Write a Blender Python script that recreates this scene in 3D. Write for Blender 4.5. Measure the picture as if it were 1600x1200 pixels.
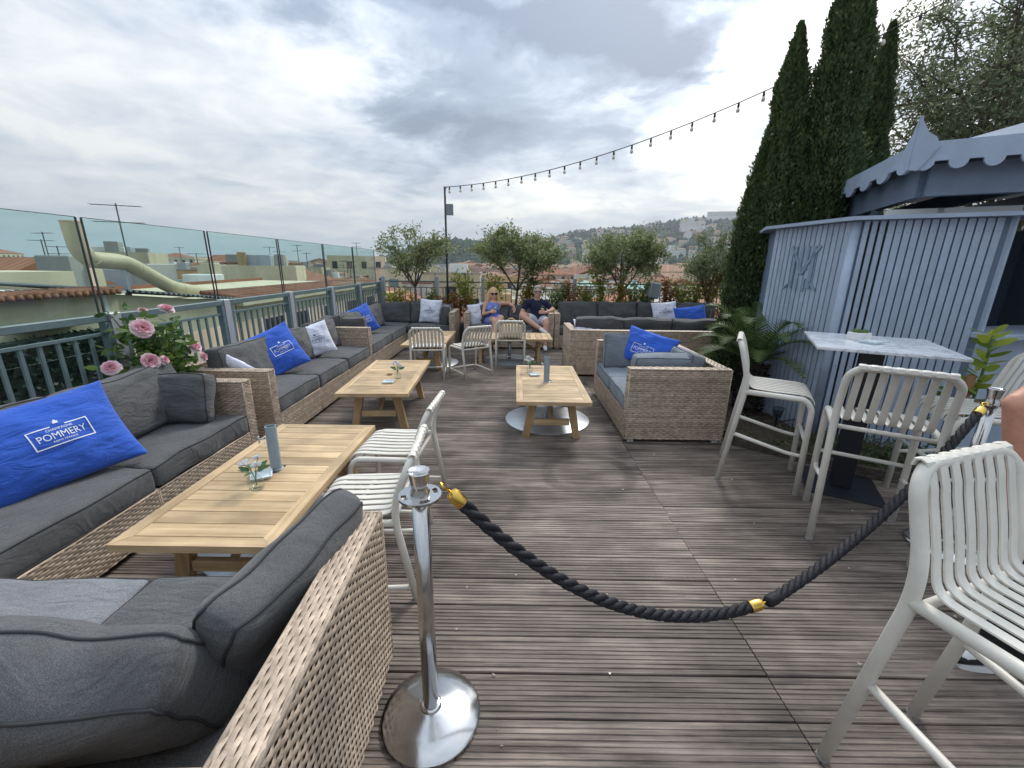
import bpy, bmesh, math, random
from mathutils import Vector, Matrix, noise, Euler
R = math.radians
rnd = random.Random(7)
for o in list(bpy.data.objects): bpy.data.objects.remove(o)
SC = bpy.context.scene
COL = SC.collection

# ------------------------------------------------------------------ camera
cam_d = bpy.data.cameras.new('camera'); cam = bpy.data.objects.new('camera', cam_d); COL.objects.link(cam)
cam_d.sensor_width = 36; cam_d.lens = 36*656/1600; cam_d.clip_start = .05; cam_d.clip_end = 9000
cam.matrix_world = Matrix.Translation((0, 0, 1.6)) @ Matrix.Rotation(R(90-15.8), 4, 'X') @ Matrix.Rotation(R(.75), 4, 'Z')
SC.camera = cam
# ------------------------------------------------------------------ sky and sun
SUN_AZ, SUN_EL = 24, 46          # degrees right of the view axis (+y), above the horizon
W = bpy.data.worlds.new('World'); SC.world = W; W.use_nodes = True
def nd(nt, t, **kw):
    n = nt.nodes.new(t)
    for k, v in kw.items(): setattr(n, k, v)
    return n
def lk(nt, a, b): nt.links.new(a, b)
def math_n(nt, op, a, b=None, c=None, clamp=False):
    n = nd(nt, 'ShaderNodeMath', operation=op, use_clamp=clamp)
    for i, s in enumerate((a, b, c)):
        if s is None: continue
        if isinstance(s, (int, float)): n.inputs[i].default_value = s
        else: lk(nt, s, n.inputs[i])
    return n.outputs[0]
def mixc(nt, f, a, b, mode='MIX'):
    n = nd(nt, 'ShaderNodeMix', data_type='RGBA', blend_type=mode)
    for s, i in ((f, 0), (a, 6), (b, 7)):
        if isinstance(s, (int, float)): n.inputs[i].default_value = s
        elif isinstance(s, (tuple, list)): n.inputs[i].default_value = (*s[:3], 1)
        else: lk(nt, s, n.inputs[i])
    return n.outputs[2]
def ramp(nt, f, *stops):
    n = nd(nt, 'ShaderNodeValToRGB'); e = n.color_ramp.elements
    while len(e) < len(stops): e.new(.5)
    for el, (p, c) in zip(e, stops):
        el.position = p; el.color = (c, c, c, 1) if isinstance(c, (int, float)) else (*c, 1)
    lk(nt, f, n.inputs[0]); return n.outputs[0]
def make_sky():
    nt = W.node_tree; nt.nodes.clear()
    out = nd(nt, 'ShaderNodeOutputWorld'); bg = nd(nt, 'ShaderNodeBackground'); lk(nt, bg.outputs[0], out.inputs[0])
    sky = nd(nt, 'ShaderNodeTexSky', sky_type='NISHITA', sun_disc=False)
    sky.sun_elevation = R(SUN_EL); sky.sun_rotation = R(SUN_AZ); sky.air_density = 1.3; sky.dust_density = 2.5
    tc = nd(nt, 'ShaderNodeTexCoord'); sp = nd(nt, 'ShaderNodeSeparateXYZ'); lk(nt, tc.outputs['Generated'], sp.inputs[0])
    x, y, z = sp.outputs
    zz = math_n(nt, 'ADD', math_n(nt, 'MAXIMUM', z, 0.0), .15)
    u = math_n(nt, 'DIVIDE', x, zz); v = math_n(nt, 'DIVIDE', y, zz)      # cloud-deck coordinates
    cb = nd(nt, 'ShaderNodeCombineXYZ'); lk(nt, u, cb.inputs[0]); lk(nt, v, cb.inputs[1])
    def nz(scale, detail, off, rough=.55, dist=0., sy=1.):
        mp = nd(nt, 'ShaderNodeMapping'); mp.inputs['Location'].default_value = off; mp.inputs['Scale'].default_value = (1, sy, 1)
        lk(nt, cb.outputs[0], mp.inputs[0])
        n = nd(nt, 'ShaderNodeTexNoise'); lk(nt, mp.outputs[0], n.inputs['Vector'])
        n.inputs['Scale'].default_value = scale; n.inputs['Detail'].default_value = detail
        n.inputs['Roughness'].default_value = rough; n.inputs['Distortion'].default_value = dist
        return n.outputs[0]
    big = nz(.75, 4, (3.1, 1.7, 0)); fine = nz(2.7, 10, (.4, 2.2, 5), .63, .45); wisp = nz(1.3, 8, (7.3, .6, 2), .62, .6, 1.8)
    rag1 = nz(1.9, 8, (11.3, 4.1, 1), .6, .3); rag2 = nz(1.9, 8, (2.7, 9.4, 3), .6, .3)
    uw = math_n(nt, 'ADD', u, math_n(nt, 'MULTIPLY', math_n(nt, 'SUBTRACT', rag1, .5), 1.5)); vw = math_n(nt, 'ADD', v, math_n(nt, 'MULTIPLY', math_n(nt, 'SUBTRACT', rag2, .5), 1.5))   # ragged cloud edges
    def blob(cx, cy, rx, ry):       # a cloud mass lying at a place of the cloud deck
        a = math_n(nt, 'DIVIDE', math_n(nt, 'SUBTRACT', uw, cx), rx); b = math_n(nt, 'DIVIDE', math_n(nt, 'SUBTRACT', vw, cy), ry)
        s = math_n(nt, 'ADD', math_n(nt, 'MULTIPLY', a, a), math_n(nt, 'MULTIPLY', b, b))
        return math_n(nt, 'EXPONENT', math_n(nt, 'MULTIPLY', s, -1))
    masses = [(.05, 1.55, .6, .25, .34), (-.3, 2.25, .38, .35, .30), (.40, 1.80, .36, .24, .27), (-.6, 3.1, .5, .5, .08), (.35, 2.5, .4, .4, .10), (-.2, 1.35, .7, .2, .1),
              (-1.9, 1.9, 1.1, .8, -.13), (-1.6, 3.6, 1.2, .9, -.08), (.9, 2.1, .28, .6, -.30), (1.0, 1.5, .3, .3, -.2), (-.75, 1.9, .22, .5, -.10), (.2, 3.6, .8, .5, -.12), (1.7, 3.0, .5, .8, -.16)]
    acc = None
    for cx, cy, rx, ry, wgt in masses:
        t = math_n(nt, 'MULTIPLY', blob(cx, cy, rx, ry), wgt)
        acc = t if acc is None else math_n(nt, 'ADD', acc, t)
    d = math_n(nt, 'ADD', math_n(nt, 'MULTIPLY', big, .35), math_n(nt, 'MULTIPLY', fine, .42))
    d = math_n(nt, 'ADD', d, math_n(nt, 'MULTIPLY', wisp, .20)); d = math_n(nt, 'ADD', d, acc)
    # thickness 0 = thin bright veil, 1 = thick grey base; the cover is complete
    col = ramp(nt, d, (.33, (8.2, 8.0, 7.6)), (.41, (6.2, 6.4, 6.6)), (.49, (4.6, 5.1, 5.75)), (.60, (2.55, 3.05, 3.85)), (.78, (1.4, 1.75, 2.4)))
    # the veil scatters the sun forward: brighter towards it
    sd = Vector((math.sin(R(SUN_AZ))*math.cos(R(SUN_EL)), math.cos(R(SUN_AZ))*math.cos(R(SUN_EL)), math.sin(R(SUN_EL))))
    dt = nd(nt, 'ShaderNodeVectorMath', operation='DOT_PRODUCT'); lk(nt, tc.outputs['Generated'], dt.inputs[0]); dt.inputs[1].default_value = sd
    g = math_n(nt, 'POWER', math_n(nt, 'MAXIMUM', dt.outputs['Value'], 0.), 5.0)
    gl = math_n(nt, 'MULTIPLY', math_n(nt, 'ADD', math_n(nt, 'MULTIPLY', g, .5), .80), math_n(nt, 'ADD', math_n(nt, 'MULTIPLY', math_n(nt, 'MAXIMUM', z, 0.), .95), .74))   # overcast skies brighten towards the zenith
    cs = nd(nt, 'ShaderNodeVectorMath', operation='SCALE'); lk(nt, col, cs.inputs[0]); lk(nt, gl, cs.inputs['Scale'])
    thin = ramp(nt, d, (.28, .30), (.45, .10))
    lk(nt, mixc(nt, thin, cs.outputs[0], sky.outputs[0]), bg.inputs[0])
    bg.inputs[1].default_value = .1
make_sky()
sun_d = bpy.data.lights.new('sun', 'SUN'); sun_d.energy = 1.5; sun_d.angle = R(14); sun_d.color = (1, .95, .87)
sun = bpy.data.objects.new('sun', sun_d); COL.objects.link(sun)
sun.rotation_euler = (R(90-SUN_EL), 0, R(180-SUN_AZ))
VS = SC.view_settings; VS.view_transform = 'Standard'; VS.look = 'None'; VS.exposure = 0.85; VS.gamma = 1; VS.use_curve_mapping = False

# ------------------------------------------------------------------ materials
MATS = {}
def mat(name, col, rough=.6, metal=0., bump=0., bscale=40., var=0., vscale=6., spec=.4, stretch=(1, 1, 1), rand=0., detail=4, island=0., bdist=.004):
    """plain surface: base colour with noise mottling (var), per-object tint (rand), per-strand tint (island), fine relief (bump)"""
    if name in MATS: return MATS[name]
    m = bpy.data.materials.new(name); m.use_nodes = True; nt = m.node_tree; b = nt.nodes['Principled BSDF']
    b.inputs['Roughness'].default_value = rough; b.inputs['Metallic'].default_value = metal
    b.inputs['Specular IOR Level'].default_value = spec
    c = None
    tc = nd(nt, 'ShaderNodeTexCoord'); mp = nd(nt, 'ShaderNodeMapping'); mp.inputs['Scale'].default_value = stretch; lk(nt, tc.outputs['Object'], mp.inputs[0])
    vec = mp.outputs[0]
    if rand or var:
        oi = nd(nt, 'ShaderNodeObjectInfo')
        va = nd(nt, 'ShaderNodeVectorMath', operation='ADD'); lk(nt, vec, va.inputs[0])
        vs = nd(nt, 'ShaderNodeVectorMath', operation='SCALE'); vs.inputs[0].default_value = (13.7, 7.1, 3.3); lk(nt, oi.outputs['Random'], vs.inputs['Scale']); lk(nt, vs.outputs[0], va.inputs[1])
        vec = va.outputs[0]
    c = tuple(col)
    if var:
        n = nd(nt, 'ShaderNodeTexNoise'); lk(nt, vec, n.inputs['Vector']); n.inputs['Scale'].default_value = vscale; n.inputs['Detail'].default_value = detail; n.inputs['Roughness'].default_value = .65
        f = ramp(nt, n.outputs[0], (.3, 1-var), (.7, 1+var))
        c = mixc(nt, 1., c, f, 'MULTIPLY')
    if rand:
        f = math_n(nt, 'ADD', math_n(nt, 'MULTIPLY', oi.outputs['Random'], 2*rand), 1-rand)
        c = mixc(nt, 1., c, f, 'MULTIPLY')
    if island:
        ge = nd(nt, 'ShaderNodeNewGeometry')
        f = math_n(nt, 'ADD', math_n(nt, 'MULTIPLY', ge.outputs['Random Per Island'], 2*island), 1-island)
        c = mixc(nt, 1., c, f, 'MULTIPLY')
    if isinstance(c, tuple): b.inputs['Base Color'].default_value = (*c, 1)
    else: lk(nt, c, b.inputs['Base Color'])
    if bump:
        n = nd(nt, 'ShaderNodeTexNoise'); lk(nt, vec, n.inputs['Vector']); n.inputs['Scale'].default_value = bscale; n.inputs['Detail'].default_value = 5
        bp = nd(nt, 'ShaderNodeBump'); bp.inputs['Strength'].default_value = bump; bp.inputs['Distance'].default_value = bdist
        lk(nt, n.outputs[0], bp.inputs['Height']); lk(nt, bp.outputs[0], b.inputs['Normal'])
    MATS[name] = m; return m
def leafmat(name, col, col2, trans=.35, island=.35):
    if name in MATS: return MATS[name]
    m = bpy.data.materials.new(name); m.use_nodes = True; nt = m.node_tree; b = nt.nodes['Principled BSDF']; out = nt.nodes['Material Output']
    ge = nd(nt, 'ShaderNodeNewGeometry'); c = ramp(nt, ge.outputs['Random Per Island'], (0., col), (1., col2))
    lk(nt, c, b.inputs['Base Color']); b.inputs['Roughness'].default_value = .5; b.inputs['Specular IOR Level'].default_value = .3
    t = nd(nt, 'ShaderNodeBsdfTranslucent'); lk(nt, c, t.inputs[0])
    mx = nd(nt, 'ShaderNodeMixShader'); mx.inputs[0].default_value = trans; lk(nt, b.outputs[0], mx.inputs[1]); lk(nt, t.outputs[0], mx.inputs[2]); lk(nt, mx.outputs[0], out.inputs[0])
    MATS[name] = m; return m
def glassmat(name, tint, refl=1.0, rough=0.):
    if name in MATS: return MATS[name]
    m = bpy.data.materials.new(name); m.use_nodes = True; nt = m.node_tree; nt.nodes.clear()
    out = nd(nt, 'ShaderNodeOutputMaterial'); tr = nd(nt, 'ShaderNodeBsdfTransparent'); tr.inputs[0].default_value = (*tint, 1)
    gl = nd(nt, 'ShaderNodeBsdfGlossy'); gl.inputs['Roughness'].default_value = rough; lw = nd(nt, 'ShaderNodeLayerWeight')
    mx = nd(nt, 'ShaderNodeMixShader'); lk(nt, math_n(nt, 'MULTIPLY', math_n(nt, 'ADD', math_n(nt, 'MULTIPLY', math_n(nt, 'POWER', lw.outputs['Facing'], 5.), .7), .035), refl), mx.inputs[0])
    lk(nt, tr.outputs[0], mx.inputs[1]); lk(nt, gl.outputs[0], mx.inputs[2]); lk(nt, mx.outputs[0], out.inputs[0])
    MATS[name] = m; return m
def woodmat(name, c1, c2, axis='X', rand=.15, rough=.6, rings=(), gscale=1., stain=0.):
    """long grain along one local axis, streaks between two colours, blotchy weathering"""
    if name in MATS: return MATS[name]
    m = bpy.data.materials.new(name); m.use_nodes = True; nt = m.node_tree; b = nt.nodes['Principled BSDF']
    tc = nd(nt, 'ShaderNodeTexCoord'); oi = nd(nt, 'ShaderNodeObjectInfo')
    vs = nd(nt, 'ShaderNodeVectorMath', operation='SCALE'); vs.inputs[0].default_value = (37, 19, 11); lk(nt, oi.outputs['Random'], vs.inputs['Scale'])
    va = nd(nt, 'ShaderNodeVectorMath', operation='ADD'); lk(nt, tc.outputs['Object'], va.inputs[0]); lk(nt, vs.outputs[0], va.inputs[1])
    mp = nd(nt, 'ShaderNodeMapping'); s = [38*gscale]*3; s['XYZ'.index(axis)] = 1.6*gscale; mp.inputs['Scale'].default_value = s; lk(nt, va.outputs[0], mp.inputs[0])
    n = nd(nt, 'ShaderNodeTexNoise'); lk(nt, mp.outputs[0], n.inputs['Vector']); n.inputs['Scale'].default_value = 1; n.inputs['Detail'].default_value = 6; n.inputs['Roughness'].default_value = .68
    f = ramp(nt, n.outputs[0], (.36, 0.), (.66, 1.))
    c = mixc(nt, f, c1, c2)
    n2 = nd(nt, 'ShaderNodeTexNoise'); lk(nt, va.outputs[0], n2.inputs['Vector']); n2.inputs['Scale'].default_value = 3.2; n2.inputs['Detail'].default_value = 5
    c = mixc(nt, 1., c, ramp(nt, n2.outputs[0], (.3, 1-.3-stain*.2), (.7, 1.2)), 'MULTIPLY')
    if stain:
        n3 = nd(nt, 'ShaderNodeTexNoise'); lk(nt, nd(nt, 'ShaderNodeNewGeometry').outputs['Position'], n3.inputs['Vector']); n3.inputs['Scale'].default_value = 1.1; n3.inputs['Detail'].default_value = 7; n3.inputs['Roughness'].default_value = .62
        c = mixc(nt, 1., c, ramp(nt, n3.outputs[0], (.36, 1-stain), (.52, 1.), (.66, 1.18)), 'MULTIPLY')
    for rx, ry, rr in rings:       # ring stains left by round bases that stood here
        ds = nd(nt, 'ShaderNodeVectorMath', operation='DISTANCE'); lk(nt, nd(nt, 'ShaderNodeNewGeometry').outputs['Position'], ds.inputs[0]); ds.inputs[1].default_value = (rx, ry, 0)
        c = mixc(nt, 1., c, ramp(nt, math_n(nt, 'ABSOLUTE', math_n(nt, 'SUBTRACT', ds.outputs['Value'], rr)), (.03, .68), (.07, 1.)), 'MULTIPLY')
    c = mixc(nt, 1., c, math_n(nt, 'ADD', math_n(nt, 'MULTIPLY', oi.outputs['Random'], 2*rand), 1-rand), 'MULTIPLY')
    lk(nt, c, b.inputs['Base Color']); b.inputs['Roughness'].default_value = rough; b.inputs['Specular IOR Level'].default_value = .35
    bp = nd(nt, 'ShaderNodeBump'); bp.inputs['Strength'].default_value = .5; bp.inputs['Distance'].default_value = .003; lk(nt, n.outputs[0], bp.inputs['Height']); lk(nt, bp.outputs[0], b.inputs['Normal'])
    MATS[name] = m; return m
def fabricmat(name, c1, c2, weave=420., wr=.85, rand=.05):
    """melange cloth: two-tone thread noise, soft creases"""
    if name in MATS: return MATS[name]
    m = bpy.data.materials.new(name); m.use_nodes = True; nt = m.node_tree; b = nt.nodes['Principled BSDF']
    tc = nd(nt, 'ShaderNodeTexCoord'); oi = nd(nt, 'ShaderNodeObjectInfo')
    vs = nd(nt, 'ShaderNodeVectorMath', operation='SCALE'); vs.inputs[0].default_value = (5, 9, 3); lk(nt, oi.outputs['Random'], vs.inputs['Scale'])
    va = nd(nt, 'ShaderNodeVectorMath', operation='ADD'); lk(nt, tc.outputs['Object'], va.inputs[0]); lk(nt, vs.outputs[0], va.inputs[1])
    mp = nd(nt, 'ShaderNodeMapping'); mp.inputs['Scale'].default_value = (1, .45, 1); mp.inputs['Rotation'].default_value = (0, 0, .6); lk(nt, va.outputs[0], mp.inputs[0])
    n = nd(nt, 'ShaderNodeTexNoise'); lk(nt, mp.outputs[0], n.inputs['Vector']); n.inputs['Scale'].default_value = weave; n.inputs['Detail'].default_value = 3
    n2 = nd(nt, 'ShaderNodeTexNoise'); lk(nt, va.outputs[0], n2.inputs['Vector']); n2.inputs['Scale'].default_value = 4.; n2.inputs['Detail'].default_value = 5; n2.inputs['Distortion'].default_value = .8
    c = mixc(nt, ramp(nt, n.outputs[0], (.35, 0.), (.65, 1.)), c1, c2)
    c = mixc(nt, 1., c, ramp(nt, n2.outputs[0], (.3, .86), (.7, 1.1)), 'MULTIPLY')
    c = mixc(nt, 1., c, math_n(nt, 'ADD', math_n(nt, 'MULTIPLY', oi.outputs['Random'], 2*rand), 1-rand), 'MULTIPLY')
    lk(nt, c, b.inputs['Base Color']); b.inputs['Roughness'].default_value = .9; b.inputs['Specular IOR Level'].default_value = .15
    b.inputs['Sheen Weight'].default_value = .15
    mr = nd(nt, 'ShaderNodeMapping'); mr.inputs['Scale'].default_value = (1, 2.6, 1); mr.inputs['Rotation'].default_value = (0, .3, .4); lk(nt, va.outputs[0], mr.inputs[0])
    n3 = nd(nt, 'ShaderNodeTexNoise'); lk(nt, mr.outputs[0], n3.inputs['Vector']); n3.inputs['Scale'].default_value = 6.5; n3.inputs['Detail'].default_value = 3; n3.inputs['Distortion'].default_value = 1.4
    h = math_n(nt, 'ADD', math_n(nt, 'MULTIPLY', n3.outputs[0], wr), math_n(nt, 'MULTIPLY', n.outputs[0], .03))
    bp = nd(nt, 'ShaderNodeBump'); bp.inputs['Strength'].default_value = .55; bp.inputs['Distance'].default_value = .03; lk(nt, h, bp.inputs['Height']); lk(nt, bp.outputs[0], b.inputs['Normal'])
    MATS[name] = m; return m

DECK = woodmat('deck_wood', (.062, .047, .039), (.305, .25, .213), 'X', .22, .6, stain=.42, rings=((-.20, 2.62, .27), (.62, 3.05, .33)))
TEAK = woodmat('teak', (.40, .275, .15), (.60, .445, .27), 'X', .14, .5, gscale=.8, stain=.12)
TEAKD = woodmat('teak_leg', (.33, .22, .115), (.50, .34, .18), 'Z', .08, .55, gscale=.8)
WICKER = mat('wicker', (.44, .35, .27), .5, var=.34, vscale=26, island=.2, bump=.4, bscale=260, stretch=(1, 1, 1), bdist=.002)
WCORE = mat('wicker_core', (.12, .088, .068), .8)
FOOT = mat('foot_plastic', (.42, .42, .43), .5, var=.1)
CHAR = fabricmat('charcoal_cloth', (.060, .062, .066), (.125, .128, .132))
CHARP = mat('charcoal_piping', (.035, .036, .040), .8)
SLATE = fabricmat('slate_cloth', (.13, .158, .19), (.225, .255, .29))
SLATEP = mat('slate_piping', (.07, .085, .105), .8)
ASH = fabricmat('ash_cloth', (.12, .128, .145), (.23, .24, .262))
BLUE = fabricmat('blue_cloth', (.026, .088, .44), (.046, .135, .58), weave=600., wr=.9)
WHITEC = fabricmat('white_cloth', (.62, .65, .78), (.72, .74, .84), weave=600., wr=.9)
PRINTW = mat('white_print', (.72, .76, .84), .7)
PRINTB = mat('navy_print', (.05, .07, .14), .7)
CHAIRW = mat('cream_lacquer', (.66, .635, .575), .42, var=.09, vscale=7, bump=.08, bscale=300, rand=.03)
RAIL = mat('rail_paint', (.105, .155, .168), .45, var=.14, vscale=14, bump=.1, bscale=90)
POSTG = mat('post_aluminium', (.42, .44, .49), .45, .3, var=.08)
GLASS = glassmat('rail_glass', (.84, .94, .918), .9)
GLASSC = glassmat('clear_glass', (.95, .97, .965), 1.)
GEDGE = mat('glass_edge', (.03, .055, .055), .3)
KIOSK = mat('kiosk_blue', (.345, .42, .535), .55, var=.12, vscale=4, bump=.15, bscale=120, rand=.05)
KIOSKD = mat('kiosk_beam', (.17, .22, .30), .6, var=.1)
DARK = mat('dark_interior', (.012, .013, .016), .6)  # near-black colour stands in for the shade inside the kiosk
BLACK = mat('black_steel', (.012, .014, .02), .45, var=.15)
CHROME = mat('chrome', (.55, .55, .55), .18, 1., var=.06, vscale=12, bump=.06, bscale=60)
STEELP = mat('steel_plate', (.5, .53, .57), .4, .7, var=.12, vscale=9)
GOLD = mat('gold', (.78, .52, .12), .22, 1.)
ROPE = mat('black_rope', (.014, .014, .019), .62, bump=.8, bscale=240, spec=.35, bdist=.004)
PIPEB = mat('tube_grey_blue', (.24, .31, .36), .45, var=.08, vscale=20)
CERAM = mat('pale_ceramic', (.62, .70, .74), .25)
CLAYW = mat('white_pot', (.70, .70, .69), .5)
SOIL = mat('soil', (.075, .058, .042), .95, var=.5, vscale=22, bump=1., bscale=50, bdist=.03)
BARK = mat('bark', (.115, .085, .062), .9, var=.35, vscale=16, stretch=(1, 1, .25), bump=.9, bscale=34, bdist=.01)
SKIN = mat('skin', (.62, .36, .26), .5, var=.06, vscale=20)

# ------------------------------------------------------------------ mesh helpers
class G:
    """collects shapes, then becomes one mesh object"""
    def __init__(s): s.v = []; s.f = []; s.m = Matrix()
    def add(s, vs, fs):
        n = len(s.v); s.v += [tuple(s.m @ Vector(p)) for p in vs]; s.f += [tuple(i+n for i in f) for f in fs]; return s
    def box(s, x0, x1, y0, y1, z0, z1, bev=0.):
        if not bev:
            return s.add([(x, y, z) for x in (x0, x1) for y in (y0, y1) for z in (z0, z1)], [(0, 1, 3, 2), (4, 6, 7, 5), (0, 4, 5, 1), (2, 3, 7, 6), (0, 2, 6, 4), (1, 5, 7, 3)])
        b = bev; P = []
        for z, i in ((z0, b), (z0+b, 0), (z1-b, 0), (z1, b)):
            P.append([(x0+i, y0+i, z), (x1-i, y0+i, z), (x1-i, y1-i, z), (x0+i, y1-i, z)])
        # chamfered top and bottom edges
        n = 4; vs = [p for r in P for p in r]; fs = [(3, 2, 1, 0), (12, 13, 14, 15)]
        for k in range(3):
            for j in range(4): a = k*4+j; c = k*4+(j+1) % 4; fs.append((a, c, c+4, a+4))
        return s.add(vs, fs)
    def prism(s, poly, z0, z1):
        n = len(poly); return s.add([(x, y, z0) for x, y in poly]+[(x, y, z1) for x, y in poly], [tuple(range(n-1, -1, -1)), tuple(range(n, 2*n))]+[(i, (i+1) % n, (i+1) % n+n, i+n) for i in range(n)])
    def tube(s, pts, r, n=8, closed=False, caps=True, flat=None):
        """sweep a circle (or ellipse flat=(rx, ry, side vector)) along points; r may be a list"""
        pts = [Vector(p) for p in pts]; k = len(pts); rr = r if isinstance(r, (list, tuple)) else [r]*k
        vs = []; up = None
        for i, p in enumerate(pts):
            a = pts[i-1] if (i or closed) else p; b = pts[(i+1) % k] if (i < k-1 or closed) else p
            t = (b-a).normalized()
            if up is None: up = Vector((0, 0, 1)) if abs(t.z) < .9 else Vector((1, 0, 0))
            sd = t.cross(up)
            if sd.length < 1e-5: sd = t.orthogonal()
            sd.normalize(); up = sd.cross(t).normalized()
            for j in range(n):
                an = 2*math.pi*j/n; vs.append(p+sd*(math.cos(an)*rr[i])+up*(math.sin(an)*rr[i]))
        fs = []
        for i in range(k if closed else k-1):
            for j in range(n):
                a = i*n+j; b = i*n+(j+1) % n; c = ((i+1) % k)*n+(j+1) % n; d = ((i+1) % k)*n+j; fs.append((a, b, c, d))
        if caps and not closed: fs += [tuple(range(n-1, -1, -1)), tuple(range((k-1)*n, k*n))]
        return s.add(vs, fs)
    def ribbon(s, pts, side, w, t):
        """flat strip of width w along side vector, thickness t"""
        pts = [Vector(p) for p in pts]; sd = Vector(side).normalized(); vs = []; k = len(pts)
        for i, p in enumerate(pts):
            tg = (pts[min(i+1, k-1)]-pts[max(i-1, 0)]).normalized(); nn = tg.cross(sd).normalized()
            for a, b in ((-.5, -.3), (-.32, -.5), (.32, -.5), (.5, -.3), (.5, .3), (.32, .5), (-.32, .5), (-.5, .3)): vs.append(p+sd*(a*w)+nn*(b*t))
        n = 8; fs = [tuple(range(n-1, -1, -1)), tuple(range((k-1)*n, k*n))]
        for i in range(k-1):
            for j in range(n): a = i*n+j; b = i*n+(j+1) % n; fs.append((a, b, b+n, a+n))
        return s.add(vs, fs)
    def lathe(s, prof, n=24, c=(0, 0)):
        vs = []; fs = []
        for r, z in prof:
            for j in range(n): a = 2*math.pi*j/n; vs.append((c[0]+r*math.cos(a), c[1]+r*math.sin(a), z))
        k = len(prof)
        for i in range(k-1):
            for j in range(n): a = i*n+j; b = i*n+(j+1) % n; fs.append((a, b, b+n, a+n))
        if prof[0][0] > 1e-4: fs.append(tuple(range(n-1, -1, -1)))
        if prof[-1][0] > 1e-4: fs.append(tuple(range((k-1)*n, k*n)))
        return s.add(vs, fs)
    def ball(s, c, r, n=10, sc=(1, 1, 1)):
        pr = []; vs = []; fs = []; h = n//2+1
        for i in range(h+1):
            th = math.pi*i/h
            for j in range(n): a = 2*math.pi*j/n; vs.append((c[0]+r*sc[0]*math.sin(th)*math.cos(a), c[1]+r*sc[1]*math.sin(th)*math.sin(a), c[2]+r*sc[2]*math.cos(th)))
        for i in range(h):
            for j in range(n): a = i*n+j; b = i*n+(j+1) % n; fs.append((a, a+n, b+n, b))
        return s.add(vs, fs)
    def build(s, name, m, parent=None, smooth=False, loc=None, rot=None, auto=False):
        me = bpy.data.meshes.new(name); me.from_pydata([tuple(p) for p in s.v], [], s.f); me.update()
        if m: me.materials.append(m)
        if smooth: me.shade_smooth()
        if auto: me.set_sharp_from_angle(angle=R(40))
        o = bpy.data.objects.new(name, me); COL.objects.link(o)
        if parent: o.parent = parent
        if loc is not None: o.location = loc
        if rot is not None: o.rotation_euler = rot
        return o
def tag(o, label, cat, group=None):
    o['label'] = label; o['category'] = cat
    if group: o['group'] = group
    return o
def thing(name, label, cat, loc=(0, 0, 0), rz=0., group=None):
    o = bpy.data.objects.new(name, None); COL.objects.link(o); o.location = loc; o.rotation_euler = (0, 0, rz); o.empty_display_size = .2
    return tag(o, label, cat, group)
def struct(o): o['kind'] = 'structure'; return o
def stuff(o): o['kind'] = 'stuff'; return o
def share(src, name, parent=None, loc=(0, 0, 0), rot=(0, 0, 0), scale=(1, 1, 1)):
    o = bpy.data.objects.new(name, src.data if hasattr(src, 'data') else src); COL.objects.link(o)
    if parent: o.parent = parent
    o.location = loc; o.rotation_euler = rot; o.scale = scale; return o
def copy_tree(o, parent=None):
    c = o.copy(); COL.objects.link(c); c.parent = parent
    for ch in list(o.children): copy_tree(ch, c)
    return c
def bez(p0, p1, p2, n=6):
    p0, p1, p2 = map(Vector, (p0, p1, p2)); return [(p0*(1-t)**2+p1*(2*t*(1-t))+p2*t*t) for t in [i/n for i in range(n+1)]]
def rounded(pts, r, n=5):
    """polyline with rounded corners"""
    pts = [Vector(p) for p in pts]; out = [pts[0]]
    for a, b, c in zip(pts, pts[1:], pts[2:]):
        u = (a-b); v = (c-b); q = min(r, u.length*.49, v.length*.49); out += bez(b+u.normalized()*q, b, b+v.normalized()*q, n)
    return out+[pts[-1]]
def text_mesh(body, size, align='CENTER'):
    cu = bpy.data.curves.new('lettering', 'FONT'); cu.body = body; cu.size = size; cu.align_x = align; cu.align_y = 'CENTER'; cu.resolution_u = 3
    ob = bpy.data.objects.new('lettering', cu); COL.objects.link(ob)
    dg = bpy.context.evaluated_depsgraph_get(); me = ob.evaluated_get(dg).to_mesh()
    vs = [tuple(v.co) for v in me.vertices]; fs = [tuple(p.vertices) for p in me.polygons]
    ob.to_mesh_clear(); bpy.data.objects.remove(ob); bpy.data.curves.remove(cu); return vs, fs
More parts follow.
